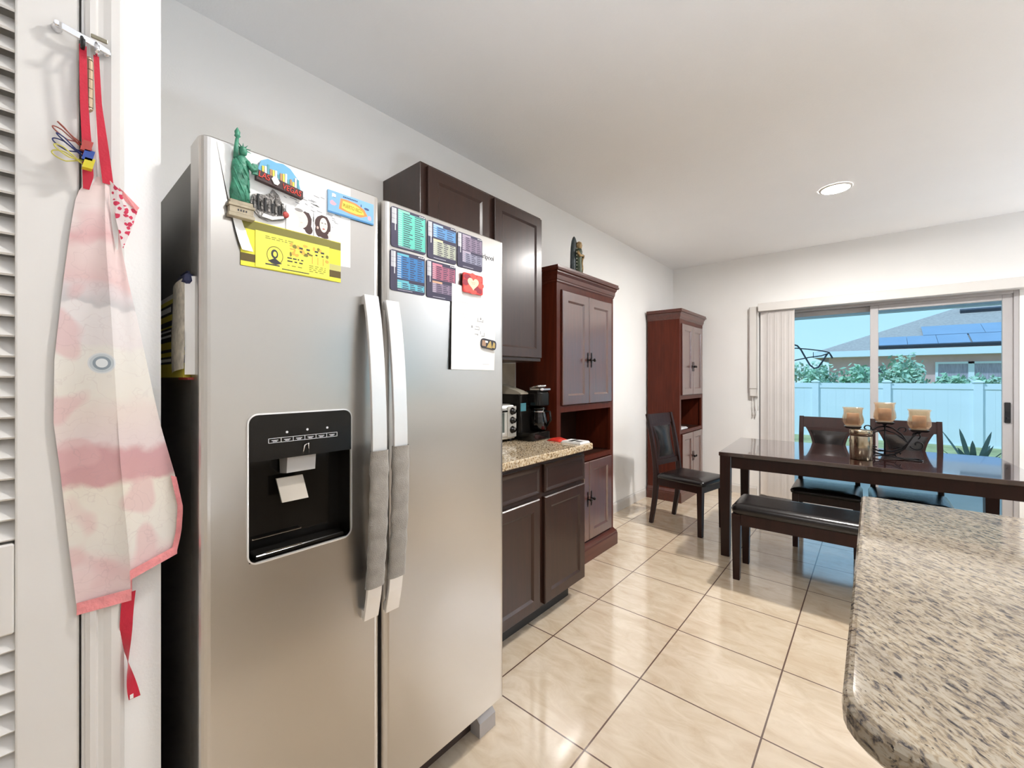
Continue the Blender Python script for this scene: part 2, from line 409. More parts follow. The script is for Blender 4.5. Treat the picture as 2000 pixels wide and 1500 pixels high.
# ------------------------------------------------------------------ sliding patio door
mb = MB()
def frame(mb, x0, x1, z0, z1, y0, y1, wl, wr, wt, wb, bev=.003):
    mb.box(x0, x0+wl, y0, y1, z0, z1, bev=bev); mb.box(x1-wr, x1, y0, y1, z0, z1, bev=bev)
    mb.box(x0+wl, x1-wr, y0, y1, z1-wt, z1, bev=bev); mb.box(x0+wl, x1-wr, y0, y1, z0, z0+wb, bev=bev)
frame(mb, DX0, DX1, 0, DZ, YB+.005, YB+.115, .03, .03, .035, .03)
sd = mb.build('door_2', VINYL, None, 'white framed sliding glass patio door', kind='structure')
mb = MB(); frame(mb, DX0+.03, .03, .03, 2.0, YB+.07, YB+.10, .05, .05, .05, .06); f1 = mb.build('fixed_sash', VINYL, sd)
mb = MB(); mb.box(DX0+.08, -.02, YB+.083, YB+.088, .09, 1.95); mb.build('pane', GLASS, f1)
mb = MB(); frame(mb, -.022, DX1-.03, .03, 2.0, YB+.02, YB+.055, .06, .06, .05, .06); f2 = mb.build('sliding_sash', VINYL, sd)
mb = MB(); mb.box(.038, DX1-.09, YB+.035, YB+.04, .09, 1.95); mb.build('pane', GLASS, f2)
mb = MB(); mb.box(DX1-.079, DX1-.045, YB+.006, YB+.021, .93, 1.10, bev=.004); mb.box(DX1-.070, DX1-.056, YB-.012, YB+.008, .96, .975, bev=.002)
mb.lathe([(.008, 0), (.008, -.012)], (DX1-.062, YB+.008, 1.02), axis='y', seg=12); mb.build('latch', BLACKM, f2, 'dark door latch')

# ------------------------------------------------------------------ vertical blind
BLW = mat('blind_vane', (.86, .83, .81), .5, var=(6, .02))
vb = thing('vertical_blind', 'cream vertical blind drawn aside beside the glass door', 'blind', (0, 0, 0))
mb = MB(); mb.box(-.945, .99, 5.175, 5.288, 2.025, 2.112, bev=.004); mb.build('valance', TRIMW, vb)
nv = 12
for i in range(nv):
    x = -.905+i*.0215
    a = math.radians(30-3*(i % 3)); ca, sa = math.cos(a), math.sin(a)
    mb = MB()
    def fn(u, v, x=x, ca=ca, sa=sa):
        s_ = (u-.5)*.089; b_ = .007*(1-(2*u-1)**2)
        return (x+s_*ca*1.0+b_*sa+.01, 5.228+s_*sa*-1+b_*ca, .035+v*1.985)
    mb.grid(fn, 8, 1, BLW)
    mb.build('vane', BLW, vb, norm=False)
mb = MB(); mb.tube([(-.948, 5.195, 2.03), (-.948, 5.195, 1.9), (-.948, 5.196, 1.0), (-.948, 5.196, .95)], .004); mb.build('wand', TRIMW, vb)
bx = thing('blind_cord_housing', 'slim white vertical housing on wall beside the blind', 'cord housing')
mb = MB(); mb.rr([(1.185, .004), (1.19, 0), (2.085, 0), (2.09, .004)], -1.043, -.962, 5.232, 5.289, .012); mb.build('cover', TRIMW, bx)
mb = MB(); mb.rr([(1.10, .006), (1.106, .001), (1.178, .001), (1.182, .004)], -1.041, -.959, 5.236, 5.289, .012); mb.box(-1.03, -.975, 5.24, 5.28, 1.178, 1.19); mb.build('end_cap', TRIMW, bx)
for x in (-1.012, -.988):
    mb = MB(); mb.tube([(x, 5.26, 1.105), (x, 5.26, .99), (x+.003, 5.262, .93)], .0035); mb.lathe([(.002, 0), (.007, .01), (.007, .05), (.003, .06)], (x+.003, 5.262, .88), seg=10); mb.build('cord', TRIMW, bx)

# ------------------------------------------------------------------ recessed ceiling lights
WARM, NEUT = (1, .972, .935), (.84, .96, 1.13)
DOWN = {'d0': 800, 'd1': 310, 'd2': 260, 'd3': 130}        # lamp strengths
FILL_CANS = {'c0': 8, 'c1': 16, 'c2': 0, 'c3': 0, 'c4': 90, 'c5': 0, 'c6': 0, 'c7': 0}
FILL_TORCH = {'t0': 75, 't1': 0, 't2': 0}
def lamp_mat(col, st): return mat('lamp_%.2f_%g' % (col[2], st), (1, 1, 1), .4, emit=(col, st))
def downlight(x, y, st, label):
    t = thing('ceiling_light', label, 'ceiling light', (x, y, ZC), 0, 'recessed ceiling lights')
    mb = MB(); mb.lathe([(.098, -.001), (.096, -.006), (.080, -.010), (.078, -.004), (.078, -.001)], seg=40, cap=False); mb.build('trim_ring', TRIMW, t)
    mb = MB(); mb.lathe([(.079, -.0045), (.04, -.0055), (.001, -.006)], seg=32, cap=False); mb.build('diffuser', lamp_mat(WARM, st), t)
downlight(-.203, 3.775, DOWN['d0'], 'lit round recessed ceiling light above the dining table')
downlight(-.35, 1.0, DOWN['d1'], 'recessed ceiling light over the floor before the fridge')
downlight(1.6, 3.775, DOWN['d2'], 'added unseen recessed ceiling light past the dining table')  # out of view, added to even out the room light
downlight(1.6, 1.0, DOWN['d3'], 'added unseen recessed ceiling light over the island')  # another unseen downlight, added for general fill
# unseen floor lamps added to fill the room with light off the ceiling
def fill_torchiere(x, y, st, label):
    t = thing('added_fill_lamp', label, 'lamp', (x, y, 0), 0, 'added fill floor lamps')
    mb = MB(); mb.lathe([(.14, 0), (.14, .012), (.04, .03), (.015, .04)], seg=28); mb.build('base_plate', IRON, t)
    mb = MB(); mb.tube([(0, 0, .035), (0, 0, 1.72)], .012); mb.build('pole', IRON, t)
    mb = MB(); mb.lathe([(.03, 1.70), (.10, 1.73), (.18, 1.80), (.20, 1.86), (.195, 1.86), (.172, 1.805)], seg=32, cap=False); mb.build('bowl_shade', IRON, t)
    mb = MB(); mb.lathe([(.172, 1.806), (.08, 1.812), (.001, 1.814)], seg=32, cap=False); mb.build('diffuser', lamp_mat(NEUT, st), t)
fill_torchiere(2.7, 4.8, FILL_TORCH['t0'], 'added unseen fill lamp in the corner past the table')
def added_fill_can(x, y, st, label):  # invented fixture out of view, added to brighten the ceiling
    t = thing('added_fill_can', label, 'lamp', (x, y, 0), 0, 'added unseen fill light cans')
    mb = MB(); mb.lathe([(.25, 0), (.25, .55), (.238, .55), (.238, .395), (.001, .395)], seg=36, cap=False); mb.build('can', TRIMW, t)
    mb = MB(); mb.lathe([(.236, .40), (.12, .402), (.001, .403)], seg=36, cap=False); mb.build('diffuser', lamp_mat(NEUT, st), t)
for k_, x_, y_, l_ in (('c0', 1.15, 4.55, 'added unseen fill light can past the table end by the patio door'), ('c1', 1.5, 2.6, 'added unseen fill light can past the dining bench'), ('c2', 1.45, 1.3, 'added unseen fill light can behind the island'),
                   ('c3', 2.6, 2.2, 'added unseen fill light can out in the room middle'), ('c4', 1.15, .28, 'added unseen fill light can near the viewer'), ('c5', .3, -.5, 'added unseen fill light can in the rear passage'), ('c6', 2.3, -.6, 'added unseen fill light can in the rear corner'), ('c7', -.25, -.25, 'added unseen fill light can by the closet door')):
    if FILL_CANS[k_]: added_fill_can(x_, y_, FILL_CANS[k_], l_)

# ------------------------------------------------------------------ panelled doors (faces towards +x)
def panel_front(mb, y0, y1, z0, z1, x, th=.02, fr=.055, dep=.008, bev=.004, raised=False):
    loops = [(0, -th), (0, -bev), (bev, 0), (fr, 0), (fr+.006, -dep*.5), (fr+.012, -dep)]
    if raised: loops += [(fr+.02, -dep), (fr+.034, -.002)]
    mb.loft([[(x+d, y0+i, z0+i), (x+d, y1-i, z0+i), (x+d, y1-i, z1-i), (x+d, y0+i, z1-i)] for i, d in loops])

CHERRYD = m_wood('cherry_door', (.062, .011, .005), (.098, .018, .008), .34, 1.)
CHERRYD.node_tree.nodes['Principled BSDF'].inputs['Coat IOR'].default_value = 2.2; CHERRYD.node_tree.nodes['Principled BSDF'].inputs['Coat Roughness'].default_value = .22
for m_ in (CHERRY, INNER): m_.node_tree.nodes['Principled BSDF'].inputs['Specular IOR Level'].default_value = .2; m_.node_tree.nodes['Principled BSDF'].inputs['Coat Weight'].default_value = 0
# ---- wall cabinet
wc = thing('wall_cabinet', 'dark brown two-door wall cabinet mounted above the counter', 'cabinet', (0, 0, 0))
mb = MB(); mb.box(XL, -1.590, 1.19, 2.118, 1.405, 2.31, bev=.002); mb.build('carcass', ESP, wc)
for a, b in ((1.222, 1.632), (1.676, 2.104)):
    mb = MB(); panel_front(mb, a, b, 1.425, 2.292, -1.568, .022); mb.build('door', ESP, wc)
# ---- base cabinet
bc = thing('base_cabinet', 'dark brown base cabinet with two drawers under the counter', 'cabinet', (0, 0, 0))
mb = MB(); mb.box(XL+.004, -1.325, 1.29, 2.20, .10, .874); mb.build('carcass', ESP, bc)
mb = MB(); mb.box(XL+.004, -1.385, 1.29, 2.12, 0, .10); mb.build('toe_kick', BLACKM, bc)
for a, b in ((1.335, 1.735), (1.778, 2.178)):
    mb = MB(); panel_front(mb, a, b, .698, .846, -1.303, .022, .012, .003, .006); mb.build('drawer', ESPH, bc)
    mb = MB(); panel_front(mb, a, b, .112, .676, -1.303, .022, .055, .009, .005); mb.build('door', ESP, bc)
# ---- worktop
mb = MB(); mb.rr([(.8755, .006), (.880, 0), (.909, 0), (.914, .005)], XL+.009, -1.268, 1.165, 2.216, .012, seg=3, corners=(1, 0, 0, 1))
mb.build('countertop', GRAN_C, None, 'speckled beige granite countertop beside the fridge', 'countertop')

# ---- tall storage cabinets
def make_tall():
    t = thing('storage_cabinet', 'tall', 'cabinet')
    D, W = .345, .775
    mb = MB(); a = .02
    mb.box(0, D, 0, a, .0, 1.93); mb.box(0, D, W-a, W, .0, 1.93); mb.box(0, .012, a, W-a, .0, 1.93)
    mb.box(.012, D-.001, a, W-a, .09, .12); mb.box(.012, D-.001, a, W-a, 1.90, 1.93)
    # face frame
    mb.box(D-.02, D, a, .045, .12, 1.90); mb.box(D-.02, D, W-.045, W-a, .12, 1.90)
    mb.box(D-.02, D, .045, W-.045, .71, .745); mb.box(D-.02, D, .045, W-.045, 1.075, 1.118); mb.box(D-.02, D, .045, W-.045, 1.885, 1.90)
    mb.build('carcass', CHERRY, t)
    mb = MB(); mb.box(.012, D-.02, a, W-a, .725, .745); mb.build('shelf', INNER, t, 'open shelf board')
    mb = MB(); mb.box(.012, D-.02, a, W-a, 1.09, 1.11); mb.build('shelf', INNER, t)
    mb = MB(); mb.box(.0125, .018, a, W-a, .75, 1.085); mb.build('back_panel', INNER, t)
    mb = MB()
    def ring(z, e): return [(0, -e, z), (D+e, -e, z), (D+e, W+e, z), (0, W+e, z)]
    mb.loft([ring(z, e) for z, e in ((0, .026), (.085, .026), (.095, .022), (.105, .022), (.115, .012), (.125, .004), (.13, .001))]); mb.build('plinth', CHERRYH, t)
    mb = MB()
    mb.loft([ring(z, e) for z, e in ((1.925, .001), (1.932, .006), (1.94, .006), (1.945, .010), (1.972, .013), (1.988, .022), (1.995, .022), (2.0, .034), (2.012, .036), (2.016, .031), (2.03, .031))]); mb.build('crown', CHERRYH, t)
    for z0, z1, kz in ((.145, .705, .44), (1.122, 1.88, 1.43)):
        for s_, (y0, y1) in enumerate(((.05, W/2-.003), (W/2+.003, W-.05))):
            mb = MB(); panel_front(mb, y0, y1, z0, z1, D+.016, .016, .062, .010, .004); d = mb.build('door', CHERRYD, t)
            ky = y1-.022 if s_ == 0 else y0+.022
            mb = MB(); mb.lathe([(.004, 0), (.004, .018), (.011, .022), (.013, .028), (.010, .034), (.002, .037)], (D+.016, ky, kz), axis='x', seg=14)
            mb.prism([(D+.016, ky+u, kz+w) for u, w in ((-.004, -.052), (.004, -.052), (.007, -.036), (.003, -.026), (.010, -.010), (.010, .010), (.003, .026), (.007, .036), (.004, .052), (-.004, .052), (-.007, .036), (-.003, .026), (-.010, .010), (-.010, -.010), (-.003, -.026), (-.007, -.036))], (.003, 0, 0))
            mb.build('knob', KNOBM, d, 'dark knob on ornate backplate')
    return t
t1 = make_tall(); t1.location = (XL+.004, 2.240, 0)
t1['label'] = 'tall cherry cabinet beside the coffee counter with figurine on top'
t2 = copy_tree(t1); t2.location = (XL+.022, 4.460, 0); t2['label'] = 'tall cherry cabinet in the room corner behind the dining chair'
for t in (t1, t2): t['group'] = 'matching tall cherry storage cabinets'

# small things on the corner cabinet's shelf
WHT = mat('white_ceramic', (.80, .80, .80), .25, var=(10, .02))
mb = MB(); mb.box(-1.80, -1.56, 4.54, 4.80, .7455, .757, bev=.002); mb.box(-1.795, -1.57, 4.55, 4.79, .757, .765, bev=.001)
mb.build('magazine', mat('magazine_cover', (.62, .62, .62), .35, var=(30, .3)), None, 'grey magazine lying on the corner cabinet shelf', 'magazine')
t = thing('ornament', 'small white ornament on the corner cabinet shelf', 'ornament', (-1.615, 4.60, .7652))
mb = MB(); mb.lathe([(.02, 0), (.034, .01), (.036, .03), (.026, .05), (.016, .062), (.019, .075), (.014, .09), (.003, .096)], seg=16); mb.build('body', WHT, t)
mb = MB(); mb.lathe([(.010, 0), (.006, .016), (.001, .024)], (.014, 0, .075), axis='x', seg=10); mb.build('dark_detail', BLACKM, t, 'dark detail')

# figurine on top of the first tall cabinet
GRN = mat('figurine_robe', (.060, .085, .045), .5, var=(22, .7)); GLD = mat('figurine_gold', (.44, .30, .14), .4, .2, var=(40, .5)); DKT = mat('figurine_dark', (.035, .05, .055), .5, var=(40, .4))
fg = thing('figurine', 'green and gold standing figurine on top of the tall cabinet', 'figurine', (-1.625, 2.605, 2.03))
fg.rotation_euler = (0, 0, .25)
mb = MB()
loops = []
for z, w, d in ((0, .058, .045), (.06, .056, .042), (.12, .054, .040), (.18, .052, .038), (.22, .046, .035), (.26, .034, .028), (.285, .02, .018), (.298, .006, .006)):
    loops.append([(-.02+d*math.cos(a)*.6, w*math.sin(a)-.008, z) for a in [2*PI*k/18 for k in range(18)]])
mb.loft(loops, smooth=True); mb.build('mantle', DKT, fg, 'dark green mantle')
mb = MB(); loops = []
for z, w, d in ((0, .040, .034), (.05, .036, .032), (.10, .032, .030), (.15, .030, .028), (.185, .034, .030), (.205, .026, .024)):
    loops.append([(.008+d*math.cos(a), w*math.sin(a)*(1+.08*math.sin(5*a)), z+.001) for a in [2*PI*k/20 for k in range(20)]])
mb.loft(loops, smooth=True); mb.build('robe', GRN, fg)
mb = MB(); mb.lathe([(.004, -.03), (.02, -.02), (.025, 0), (.02, .02), (.004, .03)], (.012, .006, .232), seg=16); mb.build('head', GLD, fg, 'golden head')
for s_ in (-1, 1):
    mb = MB(); mb.tube([(.015, s_*.036, .18), (.034, s_*.034, .145), (.046, s_*.008, .155)], [.011, .010, .007]); mb.build('arm', GLD, fg)
mb = MB()
for k in range(8): mb.lathe([(.001, -.006), (.006, 0), (.001, .006)], (.012, -.046, .03+k*.024), seg=8)
mb.build('beading', mat('pale_bead', (.42, .44, .36), .4, var=(30, .2)), fg, 'pale beads along mantle edge')
mb = MB(); mb.tube([(.036, .0, .03), (.04, .004, .06), (.038, -.004, .10), (.04, .002, .135)], .007, seg=6); mb.build('sash', GLD, fg, 'gold sash')

# ---- worktop things
tb = thing('toaster_oven', 'silver toaster oven with three black dials on the counter', 'toaster oven')
mb = MB(); mb.rr([(.932, .006), (.938, 0), (1.115, 0), (1.135, .012), (1.142, .03)], -1.875, -1.672, 1.62, 1.972, .012); mb.build('body', SILVERP, tb)
mb = MB(); panel_front(mb, 1.635, 1.885, .95, 1.12, -1.662, .010, .02, .003, .003); d = mb.build('oven_door', SILVERP, tb)
mb = MB(); mb.box(-1.665, -1.6635, 1.66, 1.86, .975, 1.095); mb.build('glass', mat('dark_oven_glass', (.10, .12, .11), .1, var=(5, .1)), d)
mb = MB(); mb.tube([(-1.66, 1.66, 1.105), (-1.64, 1.665, 1.105), (-1.64, 1.855, 1.105), (-1.66, 1.86, 1.105)], .006); mb.build('handle', CHROME, d)
mb = MB(); mb.box(-1.672, -1.664, 1.892, 1.970, .942, 1.130, bev=.003); mb.build('control_panel', SILVERP, tb)
for z in (1.10, 1.045, .988):
    mb = MB(); mb.lathe([(.023, 0), (.022, .004), (.018, .006), (.016, .020), (.004, .022)], (-1.665, 1.931, z), axis='x', seg=20); k = mb.build('dial', BLACKP, tb, 'black dial')
    mb = MB(); mb.box(-1.6435, -1.6425, 1.929, 1.933, z, z+.014); mb.build('pointer', SILVERP, k)
for x in (-1.855, -1.695):
    for y in (1.65, 1.945):
        mb = MB(); mb.lathe([(.012, 0), (.012, .020)], (x, y, .9142), seg=10); mb.build('foot', BLACKM, tb)
cm = thing('coffee_maker', 'black coffee maker with glass carafe beside the toaster oven', 'coffee maker')
mb = MB(); mb.rr([(.9145, .004), (.918, 0), (.962, 0), (.966, .004)], -1.86, -1.565, 1.998, 2.205, .03); mb.build('base', BLACKP, cm)
mb = MB(); mb.rr([(.964, .0), (1.19, .0), (1.2, .004)], -1.86, -1.66, 1.998, 2.20, .02)
mb.build('tower', BLACKP, cm)
mb = MB(); mb.prism([(-1.86, 1.999, 1.2005), (-1.655, 1.999, 1.2005), (-1.655, 1.999, 1.208), (-1.69, 1.999, 1.222), (-1.84, 1.999, 1.262), (-1.86, 1.999, 1.262)], (0, .075, 0)); mb.build('reservoir_lid', mat('beige_lid', (.42, .38, .30), .35, var=(9, .05)), cm, 'beige sloping reservoir lid')
mb = MB(); mb.rr([(1.125, .006), (1.13, 0), (1.205, 0), (1.222, .010)], -1.70, -1.570, 2.078, 2.204, .03); mb.build('brew_head', BLACKP, cm)
mb = MB(); mb.rr([(1.2225, .004), (1.226, 0), (1.236, 0), (1.24, .004)], -1.665, -1.56, 2.09, 2.198, .02); mb.tube([(-1.66, 2.10, 1.236), (-1.60, 2.10, 1.252), (-1.57, 2.14, 1.252), (-1.60, 2.185, 1.252), (-1.66, 2.185, 1.236)], .007); mb.build('lid_handle', CHROME, cm, 'chrome lid handle')
mb = MB(); mb.box(-1.660, -1.6572, 2.004, 2.055, 1.095, 1.145); mb.build('display', mat('display_window', (.10, .30, .36), .1, var=(5, .1)), cm, 'pale blue display')
mb = MB(); mb.lathe([(.040, 0), (.055, .01), (.058, .06), (.05, .10), (.043, .125), (.045, .135)], (-1.622, 2.14, .9665), seg=24); ca_ = mb.build('carafe', SMOKE, cm, 'smoked glass carafe')
mb = MB(); mb.lathe([(.046, 0), (.044, .012), (.02, .018)], (-1.622, 2.14, 1.102), seg=24); mb.build('lid', BLACKP, ca_)
mb = MB(); mb.tube([(-1.575, 2.14, 1.095), (-1.535, 2.14, 1.09), (-1.528, 2.14, 1.04), (-1.558, 2.14, 1.0)], .008); mb.build('handle', BLACKP, ca_)
mb = MB(); mb.lathe([(.047, 0), (.0475, .006)], (-1.622, 2.14, 1.086), seg=24); mb.build('band', CHROME, ca_)
RED = mat('red_foil', (.62, .035, .02), .35, var=(30, .25), bump=(60, .5))
mb = MB(); mb.grid(lambda u, v: (-1.53+u*.10, 2.10+v*.10, .9155+.018*(math.sin(PI*u)*math.sin(PI*v))**.5+.003*math.sin(9*u)*math.sin(7*v)*math.sin(PI*u)), 10, 10, RED)
mb.grid(lambda u, v: (-1.53+u*.10, 2.10+v*.10, .9150), 2, 2, RED); mb.build('snack_packet', RED, None, 'crumpled red packet lying at the counter end', 'packet')
mb = MB(); mb.box(-1.42, -1.285, 2.095, 2.205, .9145, .920); mb.box(-1.415, -1.29, 2.10, 2.20, .9201, .926)
mb.box(-1.38, -1.35, 2.11, 2.19, .9262, .9266, BLACKM); mb.box(-1.34, -1.30, 2.12, 2.15, .9262, .9266, BLACKM); mb.mats.insert(0, PAPER)
o = mb.build('leaflet_stack', PAPER, None, 'small stack of printed leaflets at the counter end', 'leaflets')
for i, p in enumerate(o.data.polygons): p.material_index = 0 if i < 12 else 1

# ------------------------------------------------------------------ refrigerator
FX = -1.03; FY0, FY1, FT = .228, 1.150, 1.800; SEAM = .642
fr = thing('refrigerator', 'stainless steel side-by-side refrigerator with magnets and dispenser', 'refrigerator')
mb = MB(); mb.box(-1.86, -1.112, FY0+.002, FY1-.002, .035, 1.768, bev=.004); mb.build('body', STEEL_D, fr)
def fdoor(y0, y1, name, hole=None):
    mb = MB(); X0, X1, r = -1.104, FX, .018
    def ring(i, z):
        pts = [(X0, y0+i), (X0, y1-i)]
        for q in range(6): t = math.radians(90-90*q/5); pts.append((X1-i-r+r*math.cos(t), y1-i-r+r*math.sin(t)))
        for q in range(6): t = math.radians(0-90*q/5); pts.append((X1-i-r+r*math.cos(t), y0+i+r+r*math.sin(t)))
        return [(x, y, z) for x, y in pts]
    mb.loft([ring(.004, .128), ring(0, .132), ring(0, FT-.004), ring(.004, FT)])
    return mb.build(name, STEEL, fr)
fd1 = fdoor(FY0, SEAM-.005, 'freezer_door'); fd2 = fdoor(SEAM+.005, FY1, 'fresh_food_door')
# opening for the dispenser cut into the freezer door
mb = MB(); mb.box(FX-.060, FX+.05, .3155, .5475, .8945, 1.1165); cut = mb.build('cutter')
md = fd1.modifiers.new('cut', 'BOOLEAN'); md.operation = 'DIFFERENCE'; md.object = cut; md.solver = 'EXACT'
_me = bpy.data.meshes.new_from_object(fd1.evaluated_get(bpy.context.evaluated_depsgraph_get()))
fd1.modifiers.clear(); fd1.data = _me; bpy.data.objects.remove(cut)
for d, y, zt, zb in ((fd1, .599, 1.520, .662), (fd2, .6635, 1.514, .657)):
    mb = MB(); n = 14; path = []
    for i in range(n+1):
        t = i/n; z = zb+(zt-zb)*t; path.append((-1.016+.042*(1-(2*t-1)**2)**.8, y, z))
    mb.sweep(path, .042, .010, side=(0, 1, 0))
    for z in (zb+.012, zt-.012): mb.box(-1.0305, -1.012, y-.018, y+.018, z-.011, z+.011)
    mb.build('handle', SATIN, d)
text_on('logo', 'Whirlpool', .026, (FX+.0006, 1.045, 1.727), (0, 1, 0), (0, 0, 1), mat('logo_grey', (.12, .12, .13), .3), fd2, .0005, .9)
mb = MB(); mb.box(-1.16, -1.05, FY0+.02, FY0+.075, 1.7685, 1.800, bev=.004); mb.build('hinge_cover', GREYP, fr)
mb = MB(); mb.box(-1.16, -1.05, FY1-.075, FY1-.02, 1.7685, 1.800, bev=.004); mb.build('hinge_cover', GREYP, fr)
mb = MB(); mb.box(-1.40, -1.25, FY0+.03, FY0+.09, 1.768, 1.782, bev=.003); mb.build('top_rib', GREYP, fr)
mb = MB(); mb.box(-1.13, -1.115, FY0+.01, FY1-.09, .012, .122); mb.build('toe_grille', mat('dark_grille', (.028, .012, .009), .5, var=(20, .3)), fr)
for y0 in (FY0+.004, FY1-.086):
    mb = MB(); mb.prism([(-1.14, y0, .0005), (-1.072, y0, .0005), (-1.072, y0, .052), (-1.088, y0, .066), (-1.088, y0, .075), (-1.078, y0, .082), (-1.078, y0, .118), (-1.14, y0, .118)], (0, .082, 0)); mb.build('foot_cover', GREYP, fr)
# water and ice dispenser
def rrect(y0, y1, z0, z1, r, x, seg=5):
    p = []
    for cy, cz, a in ((y1-r, z1-r, 0), (y0+r, z1-r, 90), (y0+r, z0+r, 180), (y1-r, z0+r, 270)):
        for q in range(seg+1): t = math.radians(a+90*q/seg); p.append((x, cy+r*math.cos(t), cz+r*math.sin(t)))
    return p
mb = MB(); A = (.314, .549, .893, 1.219)
mb.loft([rrect(A[0]-.003, A[1]+.003, A[2]-.003, A[3]+.003, .022, FX-.001), rrect(A[0]-.003, A[1]+.003, A[2]-.003, A[3]+.003, .022, FX+.004), rrect(A[0], A[1], A[2], A[3], .019, FX+.0045), rrect(A[0], A[1], A[2], A[3], .019, FX+.001)], cap=False)
dp = mb.build('dispenser', SATIN, fr, 'black water and ice dispenser with bright rim')
mb = MB(); mb.loft([rrect(A[0]+.0003, A[1]-.0003, 1.1165, A[3]-.0003, .0187, FX+.0008), rrect(A[0]+.0003, A[1]-.0003, 1.1165, A[3]-.0003, .0187, FX+.005)], capm=None); cp = mb.build('control_panel', BLACKP, dp)
# keep its lower corners square
for v in cp.data.vertices:
    if v.co.z < 1.136: v.co.z = 1.1165; v.co.y = A[0]+.0003 if v.co.y < .43 else A[1]-.0003
mb = MB(); e = .0015
PRT = mat('panel_print', (.70, .70, .72), .4, var=(10, .02))
y0, y1 = .353, .511
for k in range(7): y = y0+(y1-y0)*k/6; mb.box(FX+.005, FX+.0054, y-.0006, y+.0006, 1.1545, 1.1645)
for z in (1.1545, 1.1645): mb.box(FX+.005, FX+.0054, y0, y1, z-.0005, z+.0005)
for k in range(6):
    y = y0+(y1-y0)*(k+.5)/6; mb.box(FX+.005, FX+.0054, y-.007, y+.007, 1.1590, 1.1604); mb.box(FX+.005, FX+.0054, y-.0045, y+.0045, 1.1565, 1.1578)
for y, z in ((.392, 1.176), (.438, 1.178), (.486, 1.178)): mb.lathe([(.0028, 0), (.0028, .0005)], (FX+.005, y, z), axis='x', seg=10)
mb.build('button_row', PRT, dp, 'white printed button row')
# recess: a black tray sunk into the door
yA, yB, zA, zB = .3157, .5473, .8947, 1.1163
def rec(x, i, r): 
    p = rrect(yA+i, yB-i, zA+i, zB-i, r, x, 4); return p
mb = MB(); mb.loft([rec(FX+.0012, 0, .0012), rec(FX-.0590, .0004, .0012)], cap=False); mb.poly(list(reversed(rec(FX-.0588, .0003, .0012)))); mb.build('recess', BLACKP, dp)
mb = MB(); mb.prism([(FX-.055, .397, 1.1155), (FX-.006, .397, 1.1155), (FX-.010, .397, 1.078), (FX-.050, .397, 1.072)], (0, .066, 0)); mb.build('ice_chute', mat('grey_chute', (.48, .47, .46), .3, var=(10, .05)), dp, 'grey ice chute')
mb = MB(); mb.prism([(FX-.036, .382, 1.064), (FX-.031, .382, 1.064), (FX-.012, .388, 1.010), (FX-.017, .388, 1.010)], (0, .060, 0)); mb.build('paddle', mat('beige_paddle', (.50, .45, .38), .3, var=(10, .08)), dp, 'beige paddle')
mb = MB(); mb.tube([(FX+.004, .428, 1.122), (FX+.010, .430, 1.142), (FX+.010, .438, 1.146), (FX+.004, .442, 1.122)], .0016, seg=6); mb.build('water_nozzle', CHROME, dp)
mb = MB(); mb.box(FX-.050, FX-.006, .330, .535, .8952, .905, bev=.002); mb.box(FX-.052, FX-.049, .340, .445, .928, .9305); mb.tube([(FX-.008, .43, .9075), (FX-.008, .350, .9075), (FX-.012, .343, .906)], .001, seg=6)
for k in range(12): mb.box(FX-.046, FX-.010, .345+k*.015, .348+k*.015, .905, .9055)
mb.mats = [BLACKP]; o = mb.build('drip_tray', BLACKP, dp)
mb = MB(); mb.box(FX-.0545, FX-.052, .338, .447, .926, .929); mb.box(FX-.0075, FX-.006, .352, .43, .9052, .9068); mb.build('tray_edge', CHROME, dp, 'bright edge of drip tray')

# fabric sleeves on the handles
CLOTH = mat('grey_fabric', (.30, .275, .245), .85, bump=(420, .35), var=(40, .12), sheen=.3)
def sleeve(y, zt, zb, hz, label):
    mb = MB(); hb, ht = hz; n = 26; loops = []
    for i in range(n+1):
        t = i/n; z = zb+(zt-zb)*t; u = (z-hb)/(ht-hb)
        x = -1.016+.042*(1-(2*u-1)**2)**.8
        w = .0265+.0012*math.sin(t*31)+.0008*math.sin(t*67+1); h = .0115+.0015*math.sin(t*43+2)
        loops.append([(x+h*math.sin(a)*(1.05 if math.sin(a) > 0 else .8), y+w*math.copysign(abs(math.cos(a))**.6, math.cos(a)), z) for a in [2*PI*k/16 for k in range(16)]])
    mb.loft(loops, smooth=True, cap=False)
    o = mb.build('handle_sleeve', CLOTH, None, label, 'handle cover', 'fabric sleeves on fridge handles')
    return o
h1 = sleeve(.599, 1.113, .752, (.662, 1.520), 'grey fabric sleeve on the freezer door handle beside the dispenser')
h2 = sleeve(.6635, 1.118, .757, (.657, 1.514), 'grey fabric sleeve on the fridge handle under the dark charts')

